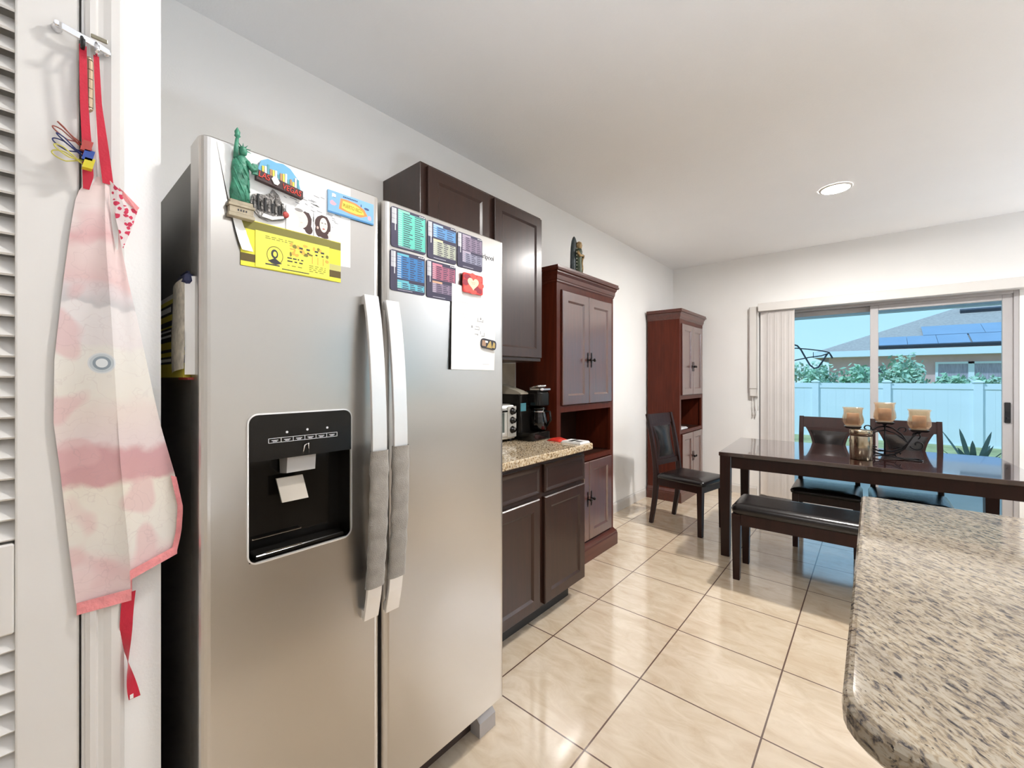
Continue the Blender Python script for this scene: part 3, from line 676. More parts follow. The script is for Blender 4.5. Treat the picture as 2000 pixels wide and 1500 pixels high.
# ------------------------------------------------------------------ papers and magnets on the fridge
def card(name, y0, y1, z0, z1, label, cat, m, th=.002, lift=.0008, prints=(), group=None, r=0., tilt=0., parent=None):
    """flat card on the fridge front; prints are (polygon in 0..1 card coordinates, material)"""
    mb = MB(); x0 = FX+lift; x1 = x0+th
    cy, cz = (y0+y1)/2, (z0+z1)/2; ct, st = math.cos(tilt), math.sin(tilt)
    def P(a, b, x):
        y = y0+(y1-y0)*a-cy; z = z0+(z1-z0)*b-cz
        return (x, cy+y*ct-z*st, cz+y*st+z*ct)
    if r > 0:
        ry, rz = r/(y1-y0), r/(z1-z0); pts = []
        for ca, cb, an in ((1-ry, 1-rz, 0), (ry, 1-rz, 90), (ry, rz, 180), (1-ry, rz, 270)):
            for q in range(5): t = math.radians(an+22.5*q); pts.append((ca+ry*math.cos(t), cb+rz*math.sin(t)))
    else: pts = [(0, 0), (1, 0), (1, 1), (0, 1)]
    mb.loft([[P(a, b, x0) for a, b in pts], [P(a, b, x1) for a, b in pts]], m)
    k = 1
    for pg, pm in prints:
        mb.poly([P(a, b, x1+.0001+.000004*k) for a, b in pg], pm); k += 1
    o = mb.build(name, None, parent, label if not parent else None, cat if not parent else None, group, norm=False)
    o['_p'] = 0; del o['_p']
    return o, P
R4 = lambda a0, a1, b0, b1: [(a0, b0), (a1, b0), (a1, b1), (a0, b1)]
def blob(a, b, ra, rb, n=16, w=0., seed=0):
    rnd = random.Random(seed)
    return [(a+ra*math.cos(2*PI*k/n)*(1+w*(rnd.random()-.5)), b+rb*math.sin(2*PI*k/n)*(1+w*(rnd.random()-.5))) for k in range(n)]
INK = flat((.03, .03, .04)); GREY = flat((.35, .35, .36)); LG = flat((.60, .60, .62)); WHITE = flat((.85, .85, .84))
def scribble(rnd, a0, a1, b0, b1, n, m, h=.012):
    out = []
    for k in range(n):
        b = b1-(b1-b0)*(k+.5)/n; a = a0
        while a < a1-.01:
            w = rnd.uniform(.02, .07); e = min(a1, a+w); out.append((R4(a, e, b-h/2, b+h/2), m)); a = e+rnd.uniform(.012, .03)
    return out
# big drawing sheet with a curled side
rnd = random.Random(3)
t = None
mb = MB()
def sheet(u, v):
    # u across, v up; one side curls off the door and the lower corner is rounded away
    yl = .300-.044*v**.8 if v > .0 else .300
    y = yl+(.549-yl)*u; zb = 1.588-.012*(1-u); z = zb+(1.793-zb)*v
    return (FX+.0005+.008*max(0, 1-u*5.5)**2*(1-v)**1.2, y, z)
mb.grid(sheet, 16, 12, PAPER)
for k in range(46):   # pencil strokes between the magnets
    a, b = rnd.uniform(.40, .86), rnd.uniform(.42, .80)
    w = rnd.uniform(.02, .06)
    p = [sheet(a, b), sheet(a+w, b-.01), sheet(a+w, b-.001), sheet(a, b+.010)]
    mb.poly([(x+.0004, y, z) for x, y, z in p], GREY)
for k in range(12):
    a, b = rnd.uniform(.55, .66), rnd.uniform(.46, .53)
    p = [sheet(a, b), sheet(a+.02, b), sheet(a+.022, b+.03), sheet(a+.004, b+.025)]
    mb.poly([(x+.0004, y, z) for x, y, z in p], INK)
mb.build('drawing_sheet', None, None, 'large white drawing sheet under magnets on the freezer door', 'paper', norm=False)
# yellow sheets
YEL = flat((.80, .74, .055)); YEL2 = flat((.82, .78, .10)); OLV = flat((.20, .18, .03)); BRN = flat((.11, .075, .015)); OCH = flat((.72, .44, .07))
card('yellow_leaflet', .299, .522, 1.544, 1.6455, 'wide yellow leaflet with dark bands behind the yellow ticket', 'leaflet', YEL, .0008, .0018,
     [(R4(0, 1, .80, .985), OLV), (R4(0, .14, .10, .27), BRN), (R4(.86, 1, .10, .27), BRN), (R4(.86, 1, .27, .42), flat((.55, .52, .18)))])
rnd = random.Random(5)
pr = scribble(rnd, .12, .48, .82, .92, 2, OLV, .018)
pr += [(blob(.24, .40, .105, .26, 22), OLV), (blob(.24, .40, .096, .235, 22), YEL2), (blob(.235, .44, .045, .13, 14), INK), (blob(.24, .44, .024, .075, 12), YEL2), ([(.15, .22), (.24, .33), (.33, .20), (.25, .15)], INK)]
pr += [(R4(.12, .30, .11, .145), INK), (R4(.33, .70, .05, .075), INK)]
pr += scribble(rnd, .40, .62, .28, .46, 2, INK, .035)+scribble(rnd, .40, .60, .18, .22, 1, OLV, .02)
for k in range(26): pr.append((blob(rnd.uniform(.44, .98), rnd.uniform(.52, .86), rnd.uniform(.012, .035), rnd.uniform(.02, .07), 7, .5, k), OCH if k % 3 else OLV))
for a in (.74, .82, .90): pr.append((R4(a, a+.012, .38, .60), OCH))
for a in (.56, .66, .78, .87): pr.append((R4(a, a+.05, .74, .79), INK)); pr.append((R4(a+.01, a+.04, .64, .68), INK))
pr += scribble(rnd, .70, .94, .12, .34, 4, OLV, .016)
card('yellow_ticket', .327, .492, 1.546, 1.6265, 'yellow ticket printed with an oval portrait on the freezer door', 'ticket', YEL2, .0008, .0032, pr)
# photo prints
SK = flat((.72, .52, .40)); HR = flat((.055, .022, .018)); SKL = flat((.84, .72, .64)); LIP = flat((.45, .12, .10))
def picture(name, y0, y1, z0, z1, label, pr): card(name, y0, y1, z0, z1, label, 'photo', WHITE, .0008, .0018, pr)
picture('photo_print', .391, .4525, 1.645, 1.7025, 'faded photo print of a dark-haired woman tilting her head',
        [(blob(.72, .55, .23, .40, 18, .15, 1), HR), (blob(.83, .22, .15, .20, 14, .1, 2), HR), (blob(.50, .55, .30, .36, 18), SKL), (blob(.25, .42, .22, .34, 14, .1, 3), flat((.86, .80, .74))), (blob(.46, .92, .16, .07, 12), flat((.30, .28, .27))), (R4(.46, .58, .60, .63), LG), (R4(.52, .60, .42, .45), SK)])
picture('photo_print', .4545, .4990, 1.6445, 1.7045, 'photo print of a woman with long wavy brown hair',
        [(blob(.50, .55, .44, .42, 18, .12, 4), HR), (blob(.30, .28, .24, .24, 14, .2, 6), HR), (blob(.58, .12, .30, .10, 12), HR), (blob(.53, .56, .22, .30, 18), SKL), (R4(.40, .50, .62, .65), HR), (R4(.58, .68, .62, .65), HR), (blob(.53, .40, .07, .03, 10), LIP), (R4(.51, .55, .48, .52), SK), (blob(.20, .40, .06, .06, 8), flat((.78, .50, .42))), (blob(.88, .18, .10, .18, 10), SKL)])
# blue rectangular magnet
SKY = flat((.20, .42, .66)); ORG = flat((.80, .26, .06)); YL = flat((.88, .66, .08)); PNK = flat((.80, .38, .45)); NAV = flat((.03, .07, .20))
bm_, P = card('blue_magnet', .488, .613, 1.7145, 1.7705, 'blue rectangular souvenir magnet with an orange island', 'magnet', SKY, .004, .0012,
     [(R4(0, 1, 0, .07), flat((.04, .20, .45))), ([(.22, .28), (.26, .78), (.40, .80), (.60, .76), (.78, .60), (.86, .34), (.70, .18), (.45, .20)], ORG), ([(.28, .36), (.31, .70), (.55, .68), (.74, .54), (.78, .34), (.6, .27), (.4, .30)], YL),
      (blob(.12, .80, .05, .10, 8, .6, 1), WHITE), (blob(.10, .45, .06, .12, 7, .6, 2), PNK), (blob(.90, .28, .05, .12, 7, .6, 3), PNK), (blob(.84, .66, .06, .06, 8, .3, 4), NAV), (R4(.70, .72, .68, .80), NAV), (R4(.10, .16, .72, .74), NAV)])
text_on('lettering', 'PUERTO RICO', .0135, (FX+.0058, .5535, 1.7415), (0, 1, -.03), (0, 0, 1), flat((.35, .30, .02)), bm_, .0001, .62)
mb = MB()
for k in range(9): mb.box(FX+.0054, FX+.0056, .527+k*.0045, .5305+k*.0045, 1.7625, 1.7655)
mb.build('small_print', NAV, bm_)
# city souvenir magnet
vg = thing('city_magnet', 'colourful arched souvenir magnet with red letters on the drawing sheet', 'magnet')
mb = MB(); X = FX+.0025
def py(pts, x): return [(x, y, z) for y, z in pts]
mb.prism(py([(.331, 1.750), (.331, 1.762), (.336, 1.780), (.350, 1.789), (.368, 1.787), (.382, 1.790), (.398, 1.784), (.414, 1.766), (.420, 1.745), (.420, 1.738)], X), (.007, 0, 0)); mb.build('arch', flat((.14, .40, .62)), vg, 'blue arched sky')
mb = MB(); rnd = random.Random(11)
for k in range(15):
    y = .338+k*.0053; h = rnd.uniform(.006, .022); zz = 1.756-.0013*k*.5
    mb.box(X+.007, X+.009, y, y+.004, zz-.004, zz+h, [YL, WHITE, flat((.1, .35, .4)), flat((.5, .25, .1))][k % 4])
mb.build('skyline', None, vg, 'tiny coloured skyline')
mb = MB(); mb.prism(py([(.326, 1.735), (.424, 1.722), (.424, 1.740), (.326, 1.757)], X), (.012, 0, 0)); mb.build('base_bar', flat((.05, .02, .02)), vg, 'dark lower bar')
text_on('lettering', 'LAS', .018, (X+.0126, .3410, 1.7455), (0, 1, -.15), (0, .15, 1), flat((.75, .05, .03)), vg, .0006, .8)
text_on('lettering', 'VEGAS', .0175, (X+.0126, .3990, 1.7335), (0, 1, -.15), (0, .15, 1), flat((.75, .05, .03)), vg, .0006, .8)
mb = MB(); mb.prism(py([(.3555, 1.745), (.361, 1.735), (.368, 1.734), (.3725, 1.741), (.367, 1.751), (.360, 1.752)], X+.0122), (.002, 0, 0)); mb.build('banner', WHITE, vg, 'cream diamond banner')
# black and white skyline magnet
mb = MB(); PEW = mat('pewter', (.16, .15, .14), .35, .6, var=(60, .6), bump=(90, .8)); X = FX+.0022
mb.prism(py([(.317, 1.683), (.325, 1.665), (.335, 1.655), (.352, 1.652), (.384, 1.662), (.393, 1.672), (.392, 1.684), (.384, 1.694), (.378, 1.706), (.374, 1.716), (.366, 1.723), (.361, 1.726), (.357, 1.716), (.345, 1.708), (.330, 1.706), (.321, 1.702)], X), (.004, 0, 0), PEW)
rnd = random.Random(8)
for k in range(9): y = .3225+k*.0072; mb.box(X+.004, X+.007, y, y+.0035, 1.672, 1.688+rnd.uniform(0, .018), BLACKM if k % 2 else PEW)
mb.prism(py([(.338, 1.658), (.360, 1.656), (.384, 1.666), (.384, 1.671), (.360, 1.664), (.342, 1.666)], X+.0042), (.002, 0, 0), WHITE)
mb.lathe([(.007, 0), (.007, .003), (.003, .004)], (X+.004, .388, 1.676), flat((.45, .06, .05)), axis='x', seg=14)
mb.build('skyline_magnet', None, None, 'grey metal city skyline magnet with a red dot', 'magnet')
# green statue magnet
sm = thing('statue_magnet', 'green statue magnet holding a torch on the freezer door', 'magnet')
VG = mat('statue_green', (.045, .235, .145), .45, var=(60, .35), bump=(120, .3)); TAN = mat('statue_stone', (.40, .34, .24), .5, var=(50, .2))
X = FX+.003
mb = MB(); loops = []
for z, y, w, d in ((1.676, .2965, .0185, .010), (1.695, .2965, .0180, .011), (1.720, .297, .0170, .012), (1.742, .2975, .0165, .012), (1.758, .2975, .0160, .011), (1.770, .2985, .0130, .009), (1.776, .2995, .006, .006)):
    loops.append([(max(X, X+.004+d*math.cos(a)*(1+.12*math.sin(6*a+z*200))), y+w*math.sin(a)*(1+.08*math.sin(5*a+z*150)), z) for a in [2*PI*k/24 for k in range(24)]])
mb.loft(loops, smooth=True); mb.build('robe', VG, sm)
mb = MB()
for P_ in ([(.011, .286, 1.764), (.0155, .297, 1.735), (.013, .309, 1.712), (.009, .313, 1.700)], [(.012, .290, 1.767), (.016, .303, 1.742), (.0125, .311, 1.726)], [(.010, .283, 1.745), (.0155, .292, 1.715), (.0145, .304, 1.690), (.011, .310, 1.682)],
           [(.011, .282, 1.722), (.015, .290, 1.700), (.013, .298, 1.680)], [(.0135, .303, 1.712), (.014, .305, 1.695), (.0125, .306, 1.678)]):
    mb.tube([(X+a_, b_, c_) for a_, b_, c_ in P_], .0018, seg=6)
mb.build('drapery', VG, sm)
mb = MB(); mb.lathe([(.003, -.010), (.007, -.006), (.008, 0), (.007, .006), (.003, .010)], (X+.008, .301, 1.785), seg=14); mb.build('head', VG, sm)
mb = MB()
for k in range(7):
    a = math.radians(-10+k*33); mb.tube([(X+.008, .301+.006*math.cos(a), 1.789+.005*math.sin(a)), (X+.008, .301+.016*math.cos(a), 1.789+.014*math.sin(a))], [.0016, .0004], seg=5)
mb.build('crown', VG, sm)
mb = MB(); mb.tube([(X+.006, .2885, 1.766), (X+.010, .2875, 1.784), (X+.010, .2895, 1.806)], [.0055, .0045, .0035]); mb.build('raised_arm', VG, sm)
mb = MB(); mb.lathe([(.002, 0), (.003, .006), (.006, .009), (.0045, .012), (.0055, .018), (.001, .027)], (X+.010, .290, 1.803), seg=10); mb.build('torch', VG, sm)
mb = MB(); mb.tube([(X+.010, .308, 1.764), (X+.016, .317, 1.748), (X+.014, .325, 1.753)], [.0055, .005, .004]); mb.box(X+.008, X+.014, .317, .328, 1.742, 1.764); mb.build('tablet_arm', VG, sm)
mb = MB()
for z0, z1, e in ((1.640, 1.648, .003), (1.648, 1.662, .001), (1.662, 1.668, .003), (1.668, 1.676, .0)): mb.box(X-.001, X+.014+e, .2755-e, .3185+e, z0, z1, bev=.001)
mb.build('pedestal', TAN, sm, 'tan stone pedestal')
mb = MB()
for k in range(4): mb.box(X+.0152, X+.0156, .289+k*.005, .2915+k*.005, 1.653, 1.657)
mb.build('pedestal_windows', INK, sm)
# five dark chart magnets
NVY = flat((.045, .04, .075)); 
def chart(y0, y1, z0, z1, label, bands, seed):
    rnd = random.Random(seed); pr = []
    pr.append((R4(.02, .15, .58, .97), flat((.45, .45, .48)))); pr.append((R4(.105, .125, .42, .97), WHITE))
    for a in (.70, .82): pr.append((R4(.02, .15, a, a+.006), NVY))
    for b0, b1, cols, tabc, ncol in bands:
        pr.append((R4(.19, .52, b1, b1+.05), tabc))
        pr.append((R4(.19, .975, b0, b1), cols[0])); 
        rows = max(2, int((b1-b0)/.052))
        for k in range(rows):
            zc = b1-(b1-b0)*(k+.5)/rows
            pr.append((R4(.19, .30, zc-.018, zc+.016), cols[1]))
            ed = [.32]+[.32+.655*(q+1)/ncol for q in range(ncol)]
            for q in range(ncol):
                wq = ed[q+1]-ed[q]; x1 = ed[q]+wq*rnd.uniform(.55, .88)
                pr.append((R4(ed[q]+.015, x1, zc-.011, zc+.011), NVY))
    pr.append((R4(.2, .62, .035, .05), flat((.4, .4, .45))))
    for k in range(3): pr.append((R4(.80+.06*k, .845+.06*k, .955, .975), WHITE))
    card('chart_magnet', y0, y1, z0, z1, label, 'magnet', NVY, .002, .0008, pr, 'dark cooking chart magnets', r=.008)
TE = flat((.12, .52, .42)); TEL = flat((.30, .58, .52)); BL = flat((.10, .26, .50)); BLL = flat((.35, .48, .62)); SA = flat((.38, .40, .32)); SAL = flat((.50, .52, .44))
PU = flat((.22, .17, .24)); PUL = flat((.40, .34, .42)); BD = flat((.04, .18, .42)); RO = flat((.34, .11, .17)); ROL = flat((.55, .30, .35)); CY = flat((.12, .42, .52)); GP = flat((.24, .24, .32))
chart(.669, .7905, 1.6735, 1.7875, 'dark chart magnet with one full green table', [(.06, .93, (TE, TEL), flat((.25, .50, .42)), 2)], 1)
chart(.7965, .9125, 1.6685, 1.7845, 'dark chart magnet with a blue table above a sage table', [(.60, .90, (BL, BLL), BLL, 2), (.12, .50, (SA, SAL), flat((.62, .58, .36)), 3)], 2)
chart(.918, 1.032, 1.667, 1.7815, 'dark chart magnet with two mauve tables beside the lettering', [(.52, .92, (PU, PUL), PUL, 3), (.17, .45, (GP, PUL), PUL, 3)], 3)
chart(.6665, .7865, 1.5495, 1.665, 'dark chart magnet with a navy and teal table below the green chart', [(.33, .90, (BD, BLL), CY, 3), (.08, .24, (CY, TEL), CY, 3)], 4)
chart(.793, .910, 1.548, 1.6625, 'dark chart magnet with a wine red table partly behind the note', [(.52, .90, (RO, ROL), flat((.62, .22, .28)), 3), (.16, .42, (PU, PUL), flat((.70, .36, .22)), 3)], 5)
# note page
rnd = random.Random(9)
nt_ = MB()
def nf(u, v):
    ya, yb = .885+.009*v, 1.092+.011*v
    return (FX+.003+.006*(1-u)*(1-v), ya+(yb-ya)*u, 1.329+(1.6075-1.329)*v-.008*u*v)
nt_.grid(nf, 10, 12, PAPER)
def npoly(pts, m): nt_.poly([(lambda q: (q[0]+.0005, q[1], q[2]))(nf(a, b)) for a, b in pts], m)
for a0, a1, b in ((.16, .36, .66), (.16, .28, .62), (.12, .34, .80), (.70, .86, .07)): npoly(R4(a0, a1, b, b+.006), LG)
for a, b, w, h in ((.58, .605, .10, .007), (.62, .63, .03, .03), (.56, .60, .012, .05), (.68, .60, .012, .04), (.42, .515, .035, .03), (.50, .50, .10, .008), (.52, .535, .08, .007), (.60, .50, .010, .035), (.50, .44, .07, .008), (.56, .43, .02, .02), (.63, .45, .012, .04), (.66, .425, .07, .008), (.72, .43, .012, .045)): npoly(R4(a, a+w, b, b+h), GREY)
nt_.build('note_page', None, None, 'white handwritten note page hanging on the fridge door', 'paper', norm=False)
RD = flat((.62, .045, .04)); RDD = flat((.30, .03, .05)); CRM = flat((.82, .70, .46))
pr = [(blob(a, b, .17, .15, 10, .4, k), RDD if k % 3 == 0 else flat((.72, .10, .08))) for k, (a, b) in enumerate(((.2, .8), (.8, .8), (.2, .2), (.8, .2), (.5, .9), (.5, .1), (.12, .5), (.9, .5), (.35, .3), (.65, .3)))]
hp = [(.5+.30*(math.sin(t)**3)*.95, .52+.022*(13*math.cos(t)-5*math.cos(2*t)-2*math.cos(3*t)-math.cos(4*t))) for t in [2*PI*k/28 for k in range(28)]]
pr.append((hp, CRM)); pr += [(R4(.38, .62, .56, .59), flat((.5, .36, .25))), (R4(.42, .58, .48, .51), flat((.5, .36, .25)))]
card('heart_magnet', .936, 1.027, 1.5855, 1.6505, 'red floral square magnet with a cream heart holding the note', 'magnet', RD, .005, .0055, pr, r=.006)
GO = flat((.50, .36, .12)); 
card('badge_magnet', 1.021, 1.096, 1.403, 1.4365, 'small black and gold oval magnet on the note page', 'magnet', INK, .004, .0055,
     [(R4(.05, .30, .2, .8), flat((.40, .25, .16))), ([(.35, .12), (.55, .85), (.62, .85), (.72, .12)], GO), ([(.72, .2), (.80, .85), (.92, .7), (.92, .2)], GO), (R4(.25, .42, .60, .80), WHITE)], r=.012, tilt=-.1)
# cup on top of the fridge
mb = MB(); prof = [(.030, 0), (.034, .02), (.036, .075), (.034, .085), (.028, .088), (.001, .089)]
mb.lathe(prof, (-1.27, 1.02, 1.7685), WHT, seg=28)
for k in range(14):
    a = 2*PI*k/14; mb.box(-1.27+.0355*math.cos(a)-.002, -1.27+.0355*math.cos(a)+.002, 1.02+.0355*math.sin(a)-.002, 1.02+.0355*math.sin(a)+.002, 1.79, 1.852, BLACKM)
mb.build('jar', None, None, 'white jar with dark ribs on top of the fridge', 'jar')
# paper bundle on the fridge side
YB2 = flat((.70, .60, .06)); YS_ = FY0+.002
pb = thing('paper_holder', 'yellow and black pad with folded papers on the fridge side', 'papers')
mb = MB(); mb.box(-1.42, -1.105, YS_-.015, YS_-.001, 1.302, 1.490, YB2)
for z0, z1 in ((1.446, 1.470), (1.420, 1.432), (1.384, 1.416), (1.360, 1.367), (1.333, 1.350)): mb.box(-1.4202, -1.1048, YS_-.0154, YS_-.004, z0, z1, INK)
for z0, z1 in ((1.452, 1.464), (1.395, 1.400), (1.407, 1.411), (1.338, 1.345)): mb.box(-1.40, -1.215, YS_-.0158, YS_-.014, z0, z1, WHITE)
mb.box(-1.4201, -1.1049, YS_-.0153, YS_-.004, 1.480, 1.4905, WHITE)
mb.build('pad', None, pb, 'yellow and black printed pad')
mb = MB()
mb.grid(lambda u, v: (-1.198+u*.115+.004*math.sin(7*v)*u, YS_-.0165-.006*u*(1-u)*4-.0015*math.sin(5*v+u), 1.310+v*.190+.010*u), 10, 14, mat('newsprint', (.62, .57, .48), .7, var=(70, .25)))
mb.build('folded_paper', None, pb, 'folded grey newsprint', norm=False)
mb = MB()
mb.grid(lambda u, v: (-1.083+u*.014, YS_-.0165+.0145*u, 1.308+v*.205), 3, 8, PAPER)
mb.build('folded_paper', None, pb, 'white folded edge', norm=False)
mb = MB(); mb.rr([(1.497, .004), (1.503, 0), (1.516, .002), (1.524, .012)], -1.150, -1.072, YS_-.019, YS_-.001, .008); mb.build('clip', flat((.015, .02, .07)), pb, 'navy clip')
mb = MB(); mb.box(-1.16, -1.08, YS_-.012, YS_-.001, 1.297, 1.302); mb.build('folded_paper', flat((.30, .03, .02)), pb, 'dark red paper edge')

# ------------------------------------------------------------------ apron hanging by the closet door
XA = XS+.03
def lerp_poly(P, s):
    d = [0]
    for a, b in zip(P, P[1:]): d.append(d[-1]+math.hypot(b[0]-a[0], b[1]-a[1]))
    L_ = s*d[-1]
    for i in range(len(P)-1):
        if L_ <= d[i+1] or i == len(P)-2:
            t = (L_-d[i])/max(1e-9, d[i+1]-d[i]); return tuple(P[i][k]+(P[i+1][k]-P[i][k])*t for k in range(len(P[0])))
LE = [(.078, 1.672), (.064, 1.650), (.057, 1.626), (.050, 1.565), (.041, 1.465), (.031, 1.334), (.030, 1.222), (.038, 1.135), (.048, 1.005), (.059, .876)]
FO = [(.094, 1.674), (.094, 1.60), (.095, 1.54), (.100, 1.44), (.106, 1.30), (.113, 1.15), (.121, 1.03), (.127, .94), (.127, .888)]
FO2 = [(.094, 1.674), (.094, 1.60), (.095, 1.54), (.100, 1.44), (.106, 1.30), (.113, 1.15), (.121, 1.03), (.127, .94), (.128, .923)]
RE = [(.106, 1.664), (.109, 1.61), (.118, 1.54), (.127, 1.48), (.140, 1.41), (.160, 1.29), (.176, 1.20), (.198, 1.10), (.209, 1.035), (.206, .985), (.198, .945)]
def m_apron():
    m, nt, b = new_mat('apron_print'); N = nt.nodes; L = nt.links
    b.inputs['Roughness'].default_value = .75; b.inputs['Sheen Weight'].default_value = .2
    tc = N.new('ShaderNodeTexCoord'); sp = N.new('ShaderNodeSeparateXYZ'); L.new(tc.outputs['Object'], sp.inputs[0])
    nz = N.new('ShaderNodeTexNoise'); nz.inputs['Scale'].default_value = 14; nz.inputs['Detail'].default_value = 3; L.new(tc.outputs['Object'], nz.inputs['Vector'])
    # printed bands down the length, edges wobbling
    a = N.new('ShaderNodeMath'); a.operation = 'MULTIPLY_ADD'; L.new(nz.outputs['Fac'], a.inputs[0]); a.inputs[1].default_value = .07; L.new(sp.outputs['Z'], a.inputs[2])
    mr = N.new('ShaderNodeMapRange'); mr.inputs['From Min'].default_value = .90; mr.inputs['From Max'].default_value = 1.71; L.new(a.outputs[0], mr.inputs['Value'])
    r = N.new('ShaderNodeValToRGB'); r.color_ramp.interpolation = 'LINEAR'; e = r.color_ramp.elements
    cols = [(0, (226, 200, 198)), (.09, (228, 204, 202)), (.14, (226, 220, 212)), (.29, (230, 222, 208)), (.305, (206, 160, 160)), (.365, (204, 158, 160)), (.38, (224, 208, 206)), (.47, (226, 212, 204)), (.50, (228, 222, 212)), (.60, (226, 222, 214)), (.62, (224, 216, 214)),
            (.695, (226, 220, 218)), (.70, (196, 192, 192)), (.73, (216, 204, 204)), (.76, (222, 192, 190)), (.83, (228, 206, 202)), (.86, (216, 172, 172)), (.90, (230, 214, 210)), (1, (228, 204, 200))]
    e[0].position = 0; e[0].color = (*srgb(*cols[0][1]), 1); e[1].position = 1; e[1].color = (*srgb(*cols[-1][1]), 1)
    for p, c in cols[1:-1]: q = e.new(p); q.color = (*srgb(*c), 1)
    L.new(mr.outputs['Result'], r.inputs['Fac'])
    # rosy flower blotches
    vo = N.new('ShaderNodeTexNoise'); vo.inputs['Scale'].default_value = 11; vo.inputs['Detail'].default_value = 1; L.new(tc.outputs['Object'], vo.inputs['Vector'])
    rv = N.new('ShaderNodeValToRGB'); rv.color_ramp.elements[0].position = .58; rv.color_ramp.elements[1].position = .64; rv.color_ramp.elements[0].color = (0, 0, 0, 1); rv.color_ramp.elements[1].color = (.6, .6, .6, 1)
    L.new(vo.outputs['Fac'], rv.inputs['Fac'])
    mx = N.new('ShaderNodeMix'); mx.data_type = 'RGBA'; L.new(rv.outputs['Color'], mx.inputs['Factor']); L.new(r.outputs['Color'], mx.inputs['A']); mx.inputs['B'].default_value = (*srgb(218, 176, 176), 1)
    # thin grey line drawing
    vn = N.new('ShaderNodeTexVoronoi'); vn.feature = 'DISTANCE_TO_EDGE'; vn.inputs['Scale'].default_value = 24
    dn = N.new('ShaderNodeVectorMath'); dn.operation = 'MULTIPLY_ADD'; L.new(nz.outputs['Color'], dn.inputs[0]); dn.inputs[1].default_value = (.16, .16, .16); L.new(tc.outputs['Object'], dn.inputs[2]); L.new(dn.outputs[0], vn.inputs['Vector'])
    lt = N.new('ShaderNodeMapRange'); L.new(vn.outputs['Distance'], lt.inputs['Value']); lt.inputs['From Max'].default_value = .03; lt.inputs['To Min'].default_value = .35; lt.inputs['To Max'].default_value = 0
    l2 = N.new('ShaderNodeMath'); l2.operation = 'MULTIPLY'; L.new(lt.outputs[0], l2.inputs[0]); L.new(vo.outputs['Fac'], l2.inputs[1])
    m2 = N.new('ShaderNodeMix'); m2.data_type = 'RGBA'; L.new(l2.outputs[0], m2.inputs['Factor']); L.new(mx.outputs['Result'], m2.inputs['A']); m2.inputs['B'].default_value = (*srgb(176, 150, 152), 1)
    last = m2
    # round grey-blue printed motif with a pale centre
    ds = N.new('ShaderNodeVectorMath'); ds.operation = 'SUBTRACT'; L.new(tc.outputs['Object'], ds.inputs[0]); ds.inputs[1].default_value = (XA+.012, .089, 1.328)
    sc = N.new('ShaderNodeVectorMath'); sc.operation = 'MULTIPLY'; L.new(ds.outputs[0], sc.inputs[0]); sc.inputs[1].default_value = (0, 1, .95)
    ln = N.new('ShaderNodeVectorMath'); ln.operation = 'LENGTH'; L.new(sc.outputs[0], ln.inputs[0])
    rm = N.new('ShaderNodeValToRGB'); rm.color_ramp.interpolation = 'CONSTANT'; e = rm.color_ramp.elements
    e[0].position = 0; e[0].color = (*srgb(222, 226, 228), 1); e[1].position = .0045; e[1].color = (*srgb(140, 152, 162), 1)
    for p, c in ((.009, (190, 198, 202)), (.0135, (150, 156, 162)), (.0155, (212, 214, 214))): q = e.new(p); q.color = (*srgb(*c), 1)
    L.new(ln.outputs['Value'], rm.inputs['Fac'])
    ls = N.new('ShaderNodeMath'); ls.operation = 'LESS_THAN'; L.new(ln.outputs['Value'], ls.inputs[0]); ls.inputs[1].default_value = .018
    m3 = N.new('ShaderNodeMix'); m3.data_type = 'RGBA'; L.new(ls.outputs[0], m3.inputs['Factor']); L.new(last.outputs['Result'], m3.inputs['A']); L.new(rm.outputs['Color'], m3.inputs['B'])
    L.new(m3.outputs['Result'], b.inputs['Base Color'])
    bp = N.new('ShaderNodeBump'); bp.inputs['Strength'].default_value = .35; bp.inputs['Distance'].default_value = .006
    L.new(nz.outputs['Fac'], bp.inputs['Height']); L.new(bp.outputs['Normal'], b.inputs['Normal'])
    return m
APR = m_apron()
PINKT = mat('pink_binding', srgb(238, 150, 152), .7, var=(40, .15), bump=(80, .3))
REDR = mat('red_ribbon', (.52, .004, .030), .55, var=(30, .08), bump=(200, .1), sheen=.2)
def m_lining():
    m, nt, b = new_mat('red_floral_lining'); N = nt.nodes; L = nt.links
    tc = N.new('ShaderNodeTexCoord'); v = N.new('ShaderNodeTexVoronoi'); v.inputs['Scale'].default_value = 120; L.new(tc.outputs['Object'], v.inputs['Vector'])
    n = N.new('ShaderNodeTexNoise'); n.inputs['Scale'].default_value = 90; L.new(tc.outputs['Object'], n.inputs['Vector'])
    ad = N.new('ShaderNodeMath'); ad.operation = 'ADD'; L.new(v.outputs['Distance'], ad.inputs[0]); L.new(n.outputs['Fac'], ad.inputs[1])
    r = N.new('ShaderNodeValToRGB'); r.color_ramp.interpolation = 'CONSTANT'; e = r.color_ramp.elements
    e[0].position = 0; e[0].color = (*srgb(214, 60, 92), 1); e[1].position = .96; e[1].color = (*srgb(236, 222, 222), 1)
    L.new(ad.outputs[0], r.inputs['Fac']); L.new(r.outputs['Color'], b.inputs['Base Color']); b.inputs['Roughness'].default_value = .8
    return m
ap = thing('apron', 'pink and white printed apron hanging from the metal hooks', 'apron')
def xoff(s, u, panel):
    # the fold between both panels stands off the wall, the sides fall back
    k = .010+.018*min(1, s*2.2)
    if panel == 0: return XA-.020+k*u**1.3+.003*math.sin(s*9+u*5)*u
    return XA-.020+k*(1-.55*u)+.004*math.sin(s*8+u*6)*u
